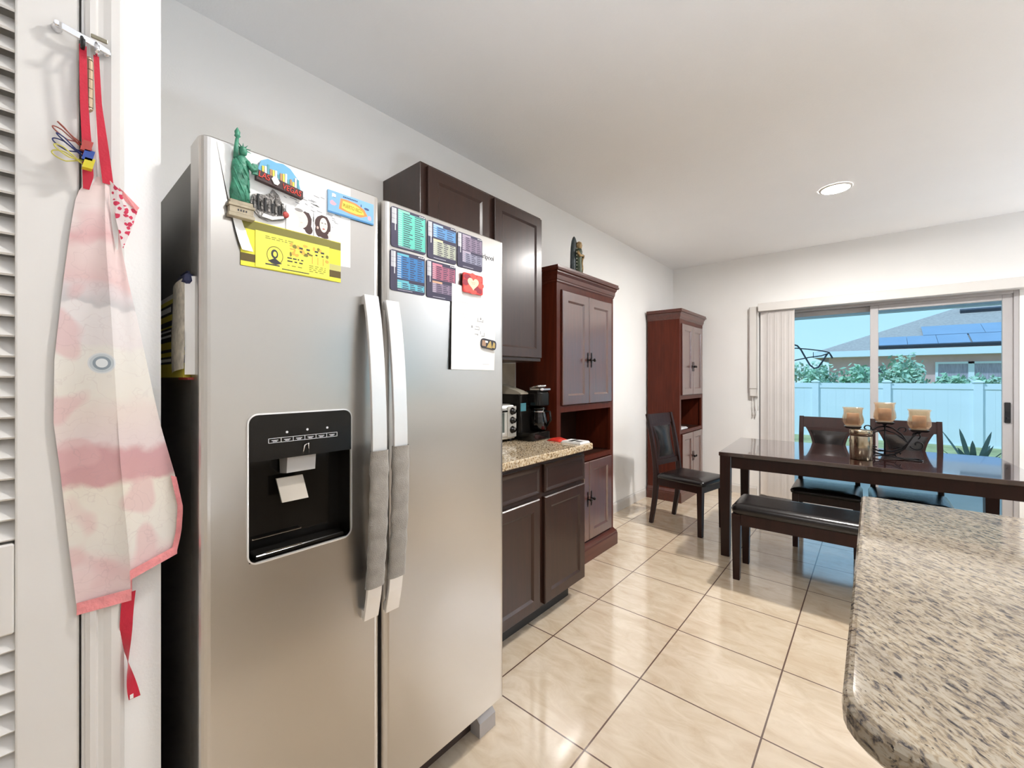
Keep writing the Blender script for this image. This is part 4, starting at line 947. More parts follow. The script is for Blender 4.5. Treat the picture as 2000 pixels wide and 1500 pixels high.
mb = MB(); mb.grid(lambda u, v: (lambda a, b: (xoff(v, u, 0), a[0]+(b[0]-a[0])*u, a[1]+(b[1]-a[1])*u))(lerp_poly(LE, v), lerp_poly(FO, v)), 12, 44, APR)
mb.build('front_cloth', APR, ap, norm=False)
mb = MB(); mb.grid(lambda u, v: (lambda a, b: (xoff(v, u, 1)-.0015, a[0]+(b[0]-a[0])*u, a[1]+(b[1]-a[1])*u))(lerp_poly(FO2, v), lerp_poly(RE, v)), 12, 44, APR)
mb.build('side_cloth', APR, ap, norm=False)
# bindings along the lower edges
def strip(P0, P1, w0, name, m):
    mb = MB(); n = 16
    def fn(u, v):
        a = tuple(P0[k]+(P1[k]-P0[k])*u for k in range(3)); return (a[0]+.0025, a[1], a[2]+(v-.35)*w0)
    mb.grid(fn, n, 2, m); return mb.build(name, m, ap, norm=False)
strip((xoff(1, 0, 0), .058, .880), (xoff(1, 1, 0), .128, .890), .022, 'binding', PINKT)
strip((xoff(1, 0, 1), .126, .926), (xoff(1, 1, 1), .199, .950), .018, 'binding', PINKT)
mb = MB(); mb.grid(lambda u, v: (lambda a: (xoff(.9+.1*v, 1, 1)+.002, a[0]-.009*u, a[1]+.004*u))(lerp_poly(RE[-4:], v)), 2, 10, PINKT); mb.build('binding', PINKT, ap, norm=False)
mb = MB(); mb.grid(lambda u, v: (XA-.012, .112+.020*u, .878+.055*v), 3, 4, PINKT); mb.build('back_layer', PINKT, ap, 'pink back layer', norm=False)
mb = MB(); mb.poly([(XA-.004, .100, 1.668), (XA+.004, .110, 1.655), (XA+.006, .139, 1.626), (XA+.002, .130, 1.585), (XA-.002, .118, 1.545), (XA-.004, .108, 1.60)]); mb.build('lining', m_lining(), ap, 'red floral lining flap', norm=False)
mb = MB(); mb.poly([(XA-.001, .112, 1.658), (XA+.007, .118, 1.650), (XA+.0075, .140, 1.626), (XA+.0075, .136, 1.618), (XA+.003, .116, 1.638)]); mb.build('binding', PINKT, ap, norm=False)
def ribbon(pts, w, name):
    mb = MB(); n = len(pts)-1
    def fn(u, v):
        p = lerp_poly(pts, v); return (p[0], p[1]+(u-.5)*p[3], p[2])
    mb.grid(fn, 3, 20, REDR); return mb.build(name, REDR, ap, norm=False)
ribbon([(XA+.006, .0645, 1.893, .0095), (XA+.002, .066, 1.80, .0105), (XA-.002, .070, 1.72, .0125), (XA-.008, .072, 1.668, .0145), (XA-.016, .070, 1.645, .008)], 0, 'neck_strap')
ribbon([(XA+.004, .0815, 1.885, .0075), (XA+.001, .085, 1.80, .0085), (XA-.004, .092, 1.72, .0145), (XA-.010, .0985, 1.662, .0150)], 0, 'neck_strap')
mb = MB()
def tie(u, v):
    z = .890-.207*v; tw = PI*min(1, max(0, (v-.25)/.75)); w = .0190*(1-.10*v)
    return (XA-.010+math.sin(tw)*(u-.5)*w, .1275+.008*v*v-.006*math.sin(PI*v)+math.cos(tw)*(u-.5)*w, z)
mb.grid(tie, 3, 30, REDR); mb.build('waist_tie', REDR, ap, norm=False)
mb = MB(); mb.box(XA-.0105, XA-.0085, .1285, .1335, .6845, .6925); mb.build('care_tag', WHITE, ap, 'tiny white tag')
# hook rail
hk = thing('hook_rail', 'small chrome hook rail on the closet door casing', 'hooks')
mb = MB(); path = [(XS+.016, .032, 1.922), (XS+.024, .040, 1.917), (XS+.026, .066, 1.911), (XS+.026, .085, 1.908), (XS+.024, .100, 1.905)]
mb.sweep(path, [.011, .012, .012, .012, .010], .005, side=(0, 0, 1)); mb.build('rail', CHROME, hk)
for y in (.034, .098):
    mb = MB(); mb.lathe([(.006, 0), (.0075, .003), (.005, .010), (.004, .022)], (XS+.0015, y, 1.921 if y < .05 else 1.905), axis='x', seg=12); mb.build('mount', CHROME, hk)
for y in (.064, .082):
    mb = MB(); mb.tube([(XS+.026, y, 1.912), (XS+.031, y, 1.900), (XS+.038, y, 1.886), (XS+.046, y, 1.886), (XS+.049, y, 1.897)], .003); mb.build('hook', BLACKM if y < .07 else CHROME, hk)
mb = MB(); mb.box(XS+.027, XS+.031, .075, .097, 1.917, 1.924, bev=.001); mb.build('clip_plate', mat('dull_brass', (.30, .27, .20), .35, .8, var=(20, .2)), hk)
# three binder clips with wire loops gripping the strap
def binder_clip(z, yc, col, wire, label, ang):
    t = thing('binder_clip', label, 'clip', (XA+.004, yc, z), 0, 'coloured binder clips on the apron strap')
    mb = MB(); mb.prism([(-.005, -.002, -.009), (.010, -.002, -.009), (.010, .002, .009), (-.005, .002, .009)], (0, .013, 0)); mb.build('jaw', mat(label[:6]+'_clip', col, .35, var=(20, .1)), t)
    for s_ in (0, 1):
        mb = MB(); c, s = math.cos(ang+s_*.30), math.sin(ang+s_*.30); P_ = []
        for k in range(17):
            a = PI*(k/16)-PI/2; ex = -.022-.016*math.cos(a); ez = .0075*math.sin(a)
            P_.append((.004+s_*.004+.001*k/16, ex*c-ez*s, ex*s*-1+ez*c))
        P_ = [(.004, .0, .004)]+P_+[(.006, .0, -.004)]
        mb.tube(P_, .0011, seg=6); mb.build('wire_loop', mat(label[:6]+'_wire', wire, .3, .3, var=(20, .1)), t)
binder_clip(1.713, .0625, (.40, .05, .04), (.30, .08, .06), 'red wire binder clip topmost on the apron strap', .45)
binder_clip(1.697, .0645, (.02, .06, .30), (.02, .03, .12), 'blue binder clip between red and yellow clips', .30)
binder_clip(1.683, .0650, (.62, .52, .02), (.55, .50, .10), 'yellow binder clip lowest on the apron strap', .10)

# ------------------------------------------------------------------ kitchen island
mb = MB(); lv = [(.872, .012), (.874, .006), (.880, .001), (.893, 0), (.905, .001), (.911, .005), (.914, .011)]
mb.rr(lv, -.030, 1.10, .596, 1.806, .075, seg=8, smooth=False, corners=(1, 0, 1, 1)); mb.build('island_countertop', GRAN_I, None, 'grey and tan speckled granite island top with rounded corner', 'countertop')
mb = MB(); mb.box(.28, 1.08, .66, 1.50, 0, .871); isl = mb.build('kitchen_island', mat('island_paint', (.62, .55, .46), .6, var=(5, .02)), None, 'pale painted kitchen island under the granite top', 'kitchen island')
mb = MB(); mb.box(.265, .28, .66, 1.50, 0, .1); mb.build('skirting', TRIMW, isl)

# ------------------------------------------------------------------ dining table
dt = thing('dining_table', 'dark wood rectangular dining table under the ceiling light', 'table', (-.105, 3.835, 0), math.radians(3.4))
LX, LY = .785, .465
mb = MB(); mb.rr([(.731, .003), (.734, 0), (.757, 0), (.760, .003)], -LX, LX, -LY, LY, .006, seg=2); mb.build('tabletop', DARKX, dt)
mb = MB()
a0, a1, b0, b1 = -LX+.03, LX-.03, -LY+.02, LY-.02
for s_ in (-1, 1):
    mb.box(a0+.05, a1-.05, s_*(b1-.012)-.011, s_*(b1-.012)+.011, .648, .731)
    mb.box(s_*(a1-.012)-.011, s_*(a1-.012)+.011, b0+.05, b1-.05, .648, .731)
mb.build('apron', DARKZ, dt)
for sx in (-1, 1):
    for sy in (-1, 1):
        mb = MB(); cx, cy = sx*(LX-.042), sy*(LY-.036); w = .034
        mb.loft([[(cx+q*e_, cy+r_*e_, z) for q, r_ in ((-1, -1), (1, -1), (1, 1), (-1, 1))] for z, e_ in ((0, .026), (.004, .028), (.60, w), (.731, w))]); mb.build('leg', DARKZ, dt)
# ------------------------------------------------------------------ bench
bn = thing('bench', 'black leather topped dining bench in front of the table', 'bench', (-.07, 3.175, 0), math.radians(1.5))
BXH, BYH = .63, .175
mb = MB(); mb.rr([(.425, .008), (.432, 0), (.455, -.006), (.470, -.002), (.482, .010), (.488, .030), (.490, .06)], -BXH, BXH, -BYH, BYH, .03, seg=5, smooth=True); mb.build('seat_pad', LEATHER, bn)
mb = MB()
for s_ in (-1, 1):
    mb.box(-BXH+.05, BXH-.05, s_*(BYH-.018)-.010, s_*(BYH-.018)+.010, .355, .425); mb.box(s_*(BXH-.018)-.010, s_*(BXH-.018)+.010, -BYH+.04, BYH-.04, .355, .425)
mb.build('apron', DARKZ, bn)
for sx in (-1, 1):
    for sy in (-1, 1):
        mb = MB(); cx, cy = sx*(BXH-.026), sy*(BYH-.024)
        mb.loft([[(cx+q*e_, cy+r_*e_, z) for q, r_ in ((-1, -1), (1, -1), (1, 1), (-1, 1))] for z, e_ in ((0, .018), (.004, .019), (.35, .025), (.425, .025))]); mb.build('leg', DARKZ, bn)
# ------------------------------------------------------------------ chairs
def make_chair():
    t = thing('dining_chair', 'x', 'chair', (0, 0, 0), 0, 'dark dining chairs with black leather seats')
    W = .205
    for s_ in (-1, 1):
        mb = MB(); mb.loft([[(s_*(W-.022)+q*e_, .195+r_*e_, z) for q, r_ in ((-1, -1), (1, -1), (1, 1), (-1, 1))] for z, e_ in ((0, .016), (.004, .017), (.34, .021), (.415, .021))]); mb.build('leg', DARKZ, t)
        mb = MB(); path = [(s_*(W-.018), y, z) for y, z in ((-.262, .0), (-.245, .10), (-.225, .22), (-.213, .34), (-.210, .44), (-.218, .54), (-.238, .68), (-.268, .84), (-.300, .975))]
        mb.sweep(path, .032, [.034, .038, .042, .046, .046, .042, .036, .032, .028], side=(1, 0, 0)); mb.build('back_post', DARKZ, t)
    mb = MB()
    mb.box(-W+.03, W-.03, .185, .205, .355, .415); mb.box(-W+.03, W-.03, -.215, -.195, .355, .415)
    for s_ in (-1, 1): mb.box(s_*(W-.018)-.010, s_*(W-.018)+.010, -.19, .18, .355, .415)
    mb.build('seat_frame', DARKZ, t)
    mb = MB(); mb.rr([(.415, .008), (.420, -.002), (.435, -.006), (.448, 0), (.458, .016), (.463, .045), (.465, .09)], -W-.006, W+.006, -.196, .235, .035, seg=5, smooth=True); mb.build('seat_pad', LEATHER, t)
    by = lambda z: (-.210-.028*((z-.44)/.24) if z < .68 else -.238-.062*((z-.68)/.295))
    # top rail and low rail between the posts
    mb = MB(); mb.loft([[(x, by(z)+dy-.012*(1-(x/W)**2), z) for z, dy in ((.885, -.011), (.885, .011), (.972, .009), (.972, -.011))] for x in [(-W+.03)+(2*W-.06)*k/8 for k in range(9)]]); mb.build('top_rail', DARKZ, t)
    mb = MB(); mb.loft([[(x, by(z)+dy, z) for z, dy in ((.520, -.010), (.520, .010), (.565, .010), (.565, -.010))] for x in (-W+.03, W-.03)]); mb.build('lower_rail', DARKZ, t)
    # waisted splat with leather pad
    def half(z): q = (z-.56)/(.89-.56); return .098+.045*(2*q-1)**2+.018*q
    zs = [.562+.326*k/12 for k in range(13)]
    mb = MB(); mb.loft([[(-half(z), by(z)-.009-.010, z), (half(z), by(z)-.009-.010, z), (half(z), by(z)+.008-.006, z), (-half(z), by(z)+.008-.006, z)] for z in zs]); sp = mb.build('splat', DARKZ, t)
    mb = MB(); zz = [.590+.272*k/12 for k in range(13)]
    loops = []
    for i, z in enumerate(zz):
        e = .012*(1-(2*i/12-1)**4)+.001; h = half(z)-.018; f = by(z)+.0025
        loops.append([(-h, f, z), (-h+.015, f+e, z), (0, f+e*1.25, z), (h-.015, f+e, z), (h, f, z)])
    mb.loft(loops, closed=False, cap=False, smooth=True); mb.build('back_pad', LEATHER, sp)
    return t
c0 = make_chair(); c0.location = (-1.225, 3.815, 0); c0.rotation_euler = (0, 0, math.radians(-90-11)); c0['label'] = 'dark dining chair at the table end before the corner cabinet'
c1 = copy_tree(c0); c1.location = (-.275, 4.085, 0); c1.rotation_euler = (0, 0, math.radians(180+1)); c1['label'] = 'dark dining chair across the table behind the metal canister'
c2 = copy_tree(c0); c2.location = (.190, 4.125, 0); c2.rotation_euler = (0, 0, math.radians(180+1)); c2['label'] = 'dark dining chair across the table behind the candle holder'
c3 = copy_tree(c0); c3.location = (.945, 3.70, 0); c3.rotation_euler = (0, 0, math.radians(90+4)); c3['label'] = 'dark dining chair tucked under the table end past the island'
# ------------------------------------------------------------------ table top things
cn = thing('canister', 'brushed metal canister standing on the dining table', 'canister', (-.062, 3.645, .7602))
mb = MB(); mb.lathe([(.056, 0), (.0605, .003), (.0605, .155), (.059, .158)], seg=40); mb.build('body', CANST, cn)
mb = MB(); mb.lathe([(.061, .158), (.061, .192), (.058, .196), (.001, .197)], seg=40); mb.build('lid', CANST, cn)
ch = thing('candle_holder', 'black scrolled iron candle holder on the dining table', 'candle holder', (.060, 3.80, .7602), math.radians(2))
def arc(cx, cz, r, a0, a1, n=14, y=0., r1=None): return [(cx+(r+((r1 or r)-r)*k/n)*math.cos(math.radians(a0+(a1-a0)*k/n)), y, cz+(r+((r1 or r)-r)*k/n)*math.sin(math.radians(a0+(a1-a0)*k/n))) for k in range(n+1)]
mb = MB()
for y in (-.045, .045):
    mb.tube([(-.17, y, .004), (-.10, y*.4, .006), (0, 0, .016), (.10, y*.4, .006), (.17, y, .004)], .004)
mb.tube([(-.17, -.045, .004), (-.185, 0, .004), (-.17, .045, .004)], .004); mb.tube([(.17, -.045, .004), (.185, 0, .004), (.17, .045, .004)], .004)
mb.build('foot', IRON, ch)
for s_ in (-1, 1):
    mb = MB(); q = lambda P_: [(s_*x, y, z) for x, y, z in P_]
    mb.tube(q([(-.02, 0, .016), (.05, 0, .030), (.10, 0, .075), (.115, 0, .11), (.135, 0, .15), (.168, 0, .195)]), .0055)
    mb.tube(q([(0, .004, .215), (.04, .004, .205), (.085, .004, .165), (.115, .004, .112), (.085, .004, .068), (.03, .004, .045), (-.03, .004, .05)]), .005)
    mb.tube(q([(0, -.004, .19), (.045, -.004, .175), (.09, -.004, .14), (.115, -.004, .112), (.09, -.004, .085), (.04, -.004, .07)]), .004)
    mb.tube(q(arc(.160, .105, .038, 200, 560, 24, r1=.008)), .0045); mb.tube(q(arc(.150, .165, .027, -60, 240, 16, r1=.007)), .004)
    mb.tube(q(arc(.092, .195, .026, 190, -80, 16, r1=.008)), .004); mb.tube(q(arc(.07, .035, .022, 240, -30, 14, r1=.006)), .004)
    mb.build('scroll', IRON, ch)
for x, z in ((-.168, .205), (0, .245), (.168, .205)):
    mb = MB(); mb.lathe([(.006, -.012), (.012, -.004), (.020, 0)], (x, 0, z-.014), seg=12); mb.tube([(x, 0, z-.03), (x, 0, z-.014)], .006); mb.rr([(z-.014, .012), (z-.008, .004), (z-.002, 0), (z, .003)], x-.048, x+.048, -.048, .048, .01); mb.build('plate', IRON, ch)
mb = MB(); mb.tube([(0, 0, .012), (0, 0, .22)], .005); mb.build('stem', IRON, ch)
AMB = m_glass('amber_glass', (.93, .82, .70), .10)
_n = AMB.node_tree.nodes; _l = AMB.node_tree.links; _o = _n['Material Output']; _s = _o.inputs['Surface'].links[0].from_socket
_d = _n.new('ShaderNodeBsdfTranslucent'); _d.inputs['Color'].default_value = (.52, .43, .35, 1); _d2 = _n.new('ShaderNodeBsdfDiffuse'); _d2.inputs['Color'].default_value = (.50, .42, .34, 1)
_a = _n.new('ShaderNodeAddShader'); _l.new(_d.outputs[0], _a.inputs[0]); _l.new(_d2.outputs[0], _a.inputs[1])
_m = _n.new('ShaderNodeMixShader'); _m.inputs['Fac'].default_value = .12; _l.new(_s, _m.inputs[1]); _l.new(_a.outputs[0], _m.inputs[2]); _l.new(_m.outputs[0], _o.inputs['Surface'])
CUPM = mat('frosted_amber', (.34, .235, .16), .35, var=(12, .18))
WAX = mat('candle_wax', (.80, .70, .54), .5, var=(9, .05))
for dx, dz, lab in ((-.168, .205, 'amber flared glass candle cup on the arm by the canister'), (0, .245, 'amber flared glass candle cup on the taller middle arm'), (.168, .205, 'amber flared glass candle cup on the arm away from the canister')):
    r_ = math.radians(2); cc = thing('candle_cup', lab, 'candle cup', (.060+dx*math.cos(r_), 3.80+dx*math.sin(r_), .7602+dz+.0005), math.radians(12 if dx < 0 else -8 if dx == 0 else 2), 'amber glass candle cups')
    mb = MB(); loops = []
    for z, h in ((0, .036), (.006, .044), (.03, .057), (.055, .056), (.085, .049), (.115, .050), (.130, .056)):
        loops.append([(x, y, z) for x, y in [(h*math.copysign(abs(math.cos(a))**.45, math.cos(a)), h*math.copysign(abs(math.sin(a))**.45, math.sin(a))) for a in [2*PI*(k+.5)/24 for k in range(24)]]])
    inn = [[(x*.93, y*.93, z) for x, y, z in lp] for lp in loops[1:]]
    mb.loft(loops+list(reversed(inn)), AMB, smooth=True); mb.build('glass', AMB, cc)
    mb = MB(); mb.lathe([(.034, .008), (.034, .088), (.030, .090), (.001, .089)], seg=20); cw = mb.build('candle', CUPM, cc, 'tan wax candle')
    mb = MB(); mb.tube([(0, 0, .089), (.001, 0, .097)], .001, seg=5); mb.build('wick', BLACKM, cw)

# ------------------------------------------------------------------ outdoors
GZ = -.12
LAWN = mat('dry_lawn', (.42, .42, .20), .9, var=(3, .25), bump=(60, .8)); CONC = mat('patio_concrete', (.52, .54, .54), .8, var=(4, .05))
mb = MB(); mb.box(-40, 40, YB+.13, 60, GZ-.4, GZ-.02); mb.build('ground_lawn', LAWN, None, 'dry yellow green lawn behind the house', kind='structure')
mb = MB(); mb.box(-6, 6, YB+.13, 8.6, GZ-.02, -.02); mb.build('patio_slab', CONC, None, 'pale concrete patio slab', kind='structure')
mb = MB(); mb.box(-6, 6, YB+.13, 8.25, 2.42, 2.50); mb.box(-6, 6, 8.20, 8.36, 2.265, 2.50); pr_ = mb.build('patio_roof', mat('patio_paint', (.62, .66, .72), .7, var=(4, .02)), None, 'white covered patio roof with edge beam', kind='structure')
for x in (-2.6, 4.6):
    mb = MB(); mb.box(x-.08, x+.08, 8.2, 8.36, -.02, 2.265); mb.build('patio_post', MATS['patio_paint'], None, 'white square post of the patio roof', kind='structure')
pf = thing('patio_fan', 'flush mounted patio ceiling fan seen through the glass', 'ceiling fan', (-.30, 7.2, 2.42))
mb = MB(); mb.lathe([(.05, 0), (.06, -.02), (.03, -.06), (.08, -.09), (.085, -.12), (.05, -.15), (.001, -.155)], seg=20); mb.build('motor', mat('fan_grey', (.34, .36, .42), .5, var=(8, .05)), pf)
for k in range(5):
    a = 2*PI*k/5+.3; c, s = math.cos(a), math.sin(a); mb = MB()
    mb.prism([(c*r-s*w, s*r+c*w, -.10+.015*w/.06) for r, w in ((.08, -.03), (.55, -.065), (.57, 0), (.55, .065), (.08, .03))], (0, 0, .008)); mb.build('blade', MATS['fan_grey'], pf)
# hanging cable
mb = MB(); Y = 7.4
def atx(l, v, Yp):   # point on a plane Yp metres down the garden
    d = Yp/(.6534*l+.757); return ((.757*l-.6534)*d, Yp, 1.30-v*d)
mb.tube([atx(.640, -.082, Y), atx(.668, -.082, Y), atx(.682, -.078, Y), atx(.691, -.068, Y), atx(.700, -.052, Y), atx(.712, -.032, Y), atx(.722, -.024, Y), atx(.732, -.026, Y), atx(.742, -.040, Y), atx(.752, -.056, Y), atx(.758, -.062, Y), atx(.764, -.052, Y), atx(.766, -.048, Y)], .011, seg=8)
mb.tube([atx(.640, -.070, Y), atx(.680, -.072, Y), atx(.705, -.070, Y), atx(.740, -.066, Y), atx(.757, -.062, Y)], .009, seg=6)
mb.tube([atx(.640, -.035, Y), atx(.680, -.044, Y), atx(.710, -.050, Y), atx(.740, -.054, Y), atx(.757, -.060, Y)], .009, seg=6)
mb.tube([atx(.640, -.082, Y), atx(.640, -.035, Y)], .014, seg=8)
p0 = atx(.640, -.06, Y); mb.tube([p0, (p0[0], Y, 2.42)], .012, seg=6)
mb.build('hanging_cable', mat('cable_grey', (.06, .08, .11), .5, var=(9, .1)), None, 'dark looping cable hanging outside near the blind', 'cable')
# vinyl fence
FEN = mat('white_vinyl', (.74, .82, .88), .5, var=(2, .02)); YFN = 13.0  # blue cast of the sky is mixed into the white vinyl's colour
fe = thing('vinyl_fence', 'white vinyl privacy fence across the garden', 'fence', (0, YFN, 0))
px = [-3.8, -2.45, -1.10, .24, 1.66, 3.05, 4.45, 5.8]
FZT = 1.19
for x in px:
    mb = MB(); mb.box(x-.065, x+.065, -.065, .065, GZ-.2, FZT+.02); mb.loft([[(x+q*e, r_*e, z) for q, r_ in ((-1, -1), (1, -1), (1, 1), (-1, 1))] for z, e in ((FZT+.02, .085), (FZT+.04, .085), (FZT+.075, .02))]); mb.build('post', FEN, fe)
for a, b in zip(px, px[1:]):
    mb = MB(); n = 7
    for k in range(n): x0 = a+.065+(b-a-.13)*k/n; x1 = a+.065+(b-a-.13)*(k+1)/n; mb.box(x0, x1-.0008, -.012, .012, GZ-.15, FZT-.11)
    mb.build('panel', FEN, fe)
    for z0, z1 in ((FZT-.12, FZT), (GZ-.12, GZ+.0)):
        mb = MB(); mb.box(a+.065, b-.065, -.03, .03, z0, z1); mb.build('rail', FEN, fe)
# neighbour's house
YH = 20.0; ZE = 2.30; x0h, x1h = -1.75, 14.0; dpt = 9.0
nh = thing('neighbour_house', 'salmon house with grey hip roof beyond the white fence', 'house', (0, 0, 0))
SAL = mat('salmon_stucco', (.72, .45, .43), .8, var=(6, .05), bump=(80, .3))
mb = MB(); mb.box(x0h+.45, x1h-.45, YH+.45, YH+dpt-.45, GZ-.3, ZE); mb.build('wall', SAL, nh)
ROOFM = mat('grey_shingle', (.44, .38, .35), .8, var=(14, .15), bump=(40, .4)); h = dpt/2; pz = .425*h
mb = MB(); e = [(x0h, YH), (x1h, YH), (x1h, YH+dpt), (x0h, YH+dpt)]; r0, r1 = (x0h+h, YH+h, ZE+pz), (x1h-h, YH+h, ZE+pz)
E3 = [(x, y, ZE) for x, y in e]
mb.poly([E3[0], E3[1], r1, r0]); mb.poly([E3[1], E3[2], r1]); mb.poly([E3[2], E3[3], r0, r1]); mb.poly([E3[3], E3[0], r0]); mb.poly(list(reversed(E3))); mb.build('roof', ROOFM, nh)
mb = MB(); mb.box(x0h-.02, x1h, YH-.03, YH, ZE-.20, ZE+.02); mb.box(x0h-.03, x0h, YH-.03, YH+dpt, ZE-.20, ZE+.02); mb.box(x0h, x1h, YH, YH+.45, ZE-.20, ZE-.18); mb.build('fascia', FEN, nh, 'white fascia board')
sl = .425; cs = 1/math.sqrt(1+sl*sl)
PAN = mat('solar_glass', (.24, .34, .48), .12, spec=.8, var=(2, .05))
def roof_pt(x, s_, up): y = YH+s_*cs; z = ZE+s_*cs*sl; return (x, y-up*sl*cs, z+up*cs)
for row, xs in ((0, (.17, .93, 1.69, 2.48, 3.26, 4.04, 4.82)), (1, (1.37, 2.12, 2.88, 3.66, 4.44))):
    for x in xs:
        s0 = .22+row*1.05; mb = MB()
        mb.loft([[roof_pt(x, s0, u_), roof_pt(x+.75, s0, u_), roof_pt(x+.75, s0+1.0, u_), roof_pt(x, s0+1.0, u_)] for u_ in (.04, .07)]); mb.build('solar_panel', PAN, nh, 'blue solar panel')
mb = MB(); mb.loft([[roof_pt(.15, .10, u_), roof_pt(5.6, .10, u_), roof_pt(5.6, .20, u_), roof_pt(.15, .20, u_)] for u_ in (.02, .12)]); mb.build('panel_rail', mat('dark_rail', (.03, .04, .06), .5, var=(5, .1)), nh, 'dark rail under the panels')
mb = MB(); mb.loft([[roof_pt(x, s_, u_) for x, s_ in ((2.55, 3.85), (3.75, 3.85), (3.75, 4.03), (2.55, 4.03))] for u_ in (.0, .12)]); mb.build('roof_vent', MATS['dark_rail'], nh, 'dark roof vent')
DWG = mat('dark_window', (.14, .13, .17), .2, var=(9, .1)); CURT = mat('window_curtain', (.40, .36, .44), .7, var=(20, .3), stretch=(6, 1, .2))
for (wx0, wx1, wz0, wz1, mull) in ((1.62, 3.30, .92, 1.86, True), (-.60, .35, .98, 1.74, False), (.95, 1.12, .98, 1.74, False)):
    mb = MB(); y = YH+.45
    frame(mb, wx0, wx1, wz0, wz1, y-.06, y, .07, .07, .07, .07, 0)
    if mull: c = (wx0+wx1)/2; mb.box(c-.07, c+.07, y-.06, y, wz0, wz1); mb.box(wx0, wx1, y-.05, y, 1.16, 1.21)
    w = mb.build('window', FEN, nh); mb = MB(); mb.box(wx0+.07, wx1-.07, y-.03, y-.02, wz0+.07, wz1-.07); mb.build('pane', CURT if mull else DWG, w)
# shrubs between fence and house
LEAFS = [mat('hedge_leaf', (.34, .54, .36), .6, var=(3, .35)), mat('hedge_leaf_pale', (.44, .62, .46), .6, var=(3, .3))]
def shrub(x, y, rx, ry, h, n, label, m, seed):
    rnd = random.Random(seed); mb = MB(); z0 = GZ-.02
    for k in range(n):
        th = rnd.uniform(0, 2*PI); ph = math.acos(rnd.uniform(-.2, 1)); rr_ = rnd.uniform(.75, 1.0)*(1+.18*math.sin(5*th+seed)*math.sin(3*ph))
        c = Vector((x+rx*rr_*math.sin(ph)*math.cos(th), y+ry*rr_*math.sin(ph)*math.sin(th), z0+h*.25+h*.75*rr_*math.cos(ph)))
        if c.z < z0+.02: c.z = z0+.02+rnd.random()*.3
        a = Vector((rnd.uniform(-1, 1), rnd.uniform(-1, 1), rnd.uniform(-1, 1))).normalized(); b = a.orthogonal().normalized(); s_ = rnd.uniform(.05, .11)
        mb.poly([c-a*s_, c+b*s_*.5, c+a*s_, c-b*s_*.5])
    # twiggy core
    mb.lathe([(.05, 0), (rx*.55, h*.25), (rx*.5, h*.6), (.05, h*.8)], (x, y, z0), seg=10)
    mb.build('garden_shrub', m, None, label, 'shrub', 'green shrubs along the fence', norm=False)
for i, (x, y, rx, h, lab) in enumerate(((-2.3, 14.6, .60, 1.75, 'bushy green shrub behind the fence nearest the blind'), (-1.25, 15.9, .60, 1.85, 'green shrub behind the fence below the looping cable'), (-.30, 14.6, .56, 1.72, 'green shrub behind the fence below the roof slope'),
        (.62, 15.9, .60, 2.05, 'tall leafy shrub behind the fence beside the door mullion'), (1.38, 14.6, .55, 1.50, 'low green shrub behind the fence before the salmon wall'), (2.15, 15.9, .55, 1.45, 'low rounded shrub behind the fence below the house window'), (2.75, 14.6, .5, 1.28, 'lowest green shrub behind the fence past the window middle'))):
    shrub(x, y, rx, .5, h, 1500, lab, LEAFS[i % 2], 20+i)
# distant tree
tr = thing('garden_tree', 'pale distant tree beyond the fence beside the blind', 'tree', (-4.6, 24, GZ))
mb = MB(); mb.tube([(0, 0, -.1), (.05, 0, 1.0), (0, .05, 1.8)], [.14, .11, .06]); mb.build('trunk', mat('bark', (.16, .11, .08), .9, var=(9, .3)), tr)
mb = MB(); rnd = random.Random(2)
for k in range(1800):
    th = rnd.uniform(0, 2*PI); ph = math.acos(rnd.uniform(-1, 1)); r_ = rnd.uniform(.7, 1)
    c = Vector((2.2*r_*math.sin(ph)*math.cos(th), 1.4*r_*math.sin(ph)*math.sin(th), 1.75+.95*r_*math.cos(ph))); a = Vector((rnd.uniform(-1, 1), rnd.uniform(-1, 1), rnd.uniform(-1, 1))).normalized(); b = a.orthogonal().normalized(); s_ = rnd.uniform(.08, .16)
    mb.poly([c-a*s_, c+b*s_*.5, c+a*s_, c-b*s_*.5])
mb.build('crown', LEAFS[1], tr, norm=False)
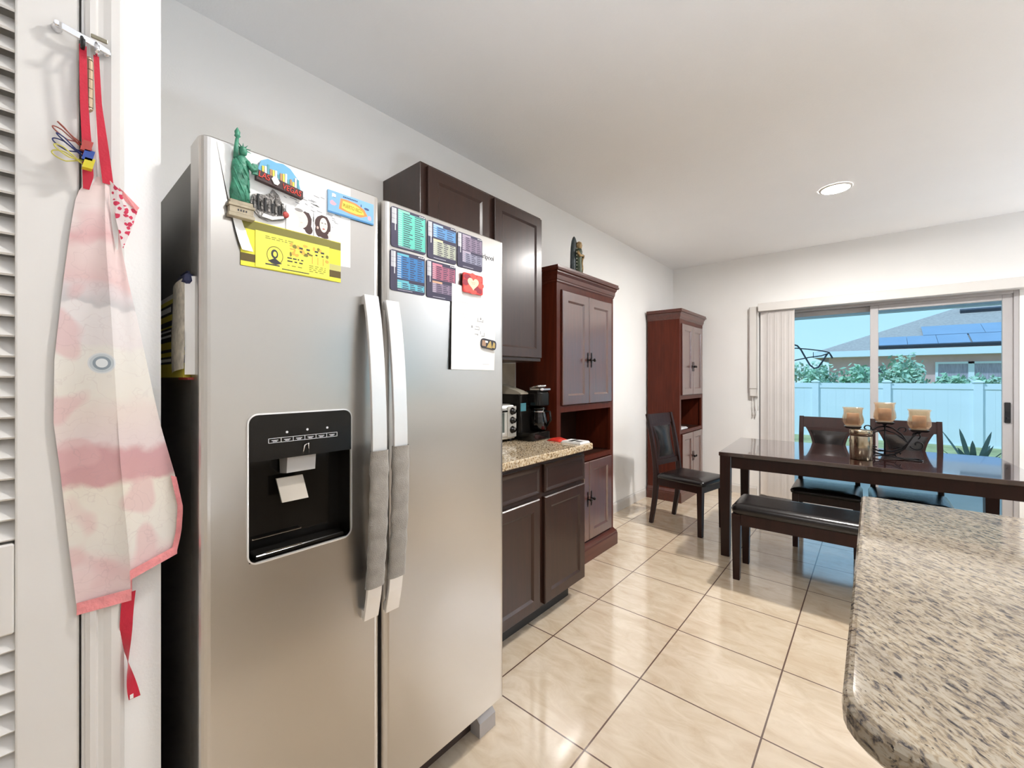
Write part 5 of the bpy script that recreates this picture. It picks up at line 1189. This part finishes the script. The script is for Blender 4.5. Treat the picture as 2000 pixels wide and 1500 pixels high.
# agave by the patio
ag = thing('agave_plant', 'spiky agave plant at the patio edge outside', 'plant', (1.10, 8.9, GZ+.06))
AGM = mat('agave_leaf', (.13, .20, .16), .5, var=(8, .25)); rnd = random.Random(4)
for k in range(17):
    a = 2*PI*k/17+rnd.uniform(-.15, .15); el = rnd.uniform(.35, 1.35); L_ = rnd.uniform(.50, .74); mb = MB(); loops = []
    for q in range(8):
        t = q/7; r_ = L_*t*math.cos(el)+.03; z = L_*(t*math.sin(el))-.10*t*t*math.cos(el); w = .045*(1-t)**.7*(.5+t*1.2)+.002
        c, s = math.cos(a), math.sin(a)
        loops.append([(c*r_-s*w, s*r_+c*w, z+.012*(1-t)), (c*r_, s*r_, z-.012*(1-t)), (c*r_+s*w, s*r_-c*w, z+.012*(1-t)), (c*r_, s*r_, z+.001)])
    mb.loft(loops); mb.build('leaf', AGM, ag)

# ------------------------------------------------------------------ daylight
wd = bpy.data.worlds.new('world'); SC.world = wd; wd.use_nodes = True
N = wd.node_tree.nodes; L = wd.node_tree.links; bg = N['Background']
tc = N.new('ShaderNodeTexCoord'); sp = N.new('ShaderNodeSeparateXYZ'); L.new(tc.outputs['Generated'], sp.inputs[0])
rp = N.new('ShaderNodeValToRGB'); e = rp.color_ramp.elements
e[0].position = 0; e[0].color = (.66, .86, .95, 1); e[1].position = .6; e[1].color = (.34, .60, .90, 1)
q = e.new(.06); q.color = (.56, .80, .92, 1); q = e.new(.2); q.color = (.48, .74, .92, 1)
L.new(sp.outputs['Z'], rp.inputs['Fac']); L.new(rp.outputs['Color'], bg.inputs['Color']); bg.inputs['Strength'].default_value = .96
sun = bpy.data.objects.new('sun', bpy.data.lights.new('sun', 'SUN')); COL.objects.link(sun)
sun.data.energy = 2.1; sun.data.color = (.84, .94, 1); sun.data.angle = math.radians(2); sun.rotation_euler = (math.radians(42), 0, math.radians(-38))

SC.view_settings.view_transform = 'Standard'; SC.view_settings.look = 'None'; SC.view_settings.gamma = 1; SC.view_settings.use_curve_mapping = False
SC.view_settings.exposure = 0.36
SC.cycles.use_denoising = True
SC.cycles.max_bounces = 10; SC.cycles.diffuse_bounces = 6; SC.cycles.glossy_bounces = 6; SC.cycles.transparent_max_bounces = 12
SC.cycles.sample_clamp_indirect = 25
SC.cycles.caustics_reflective = False; SC.cycles.caustics_refractive = False
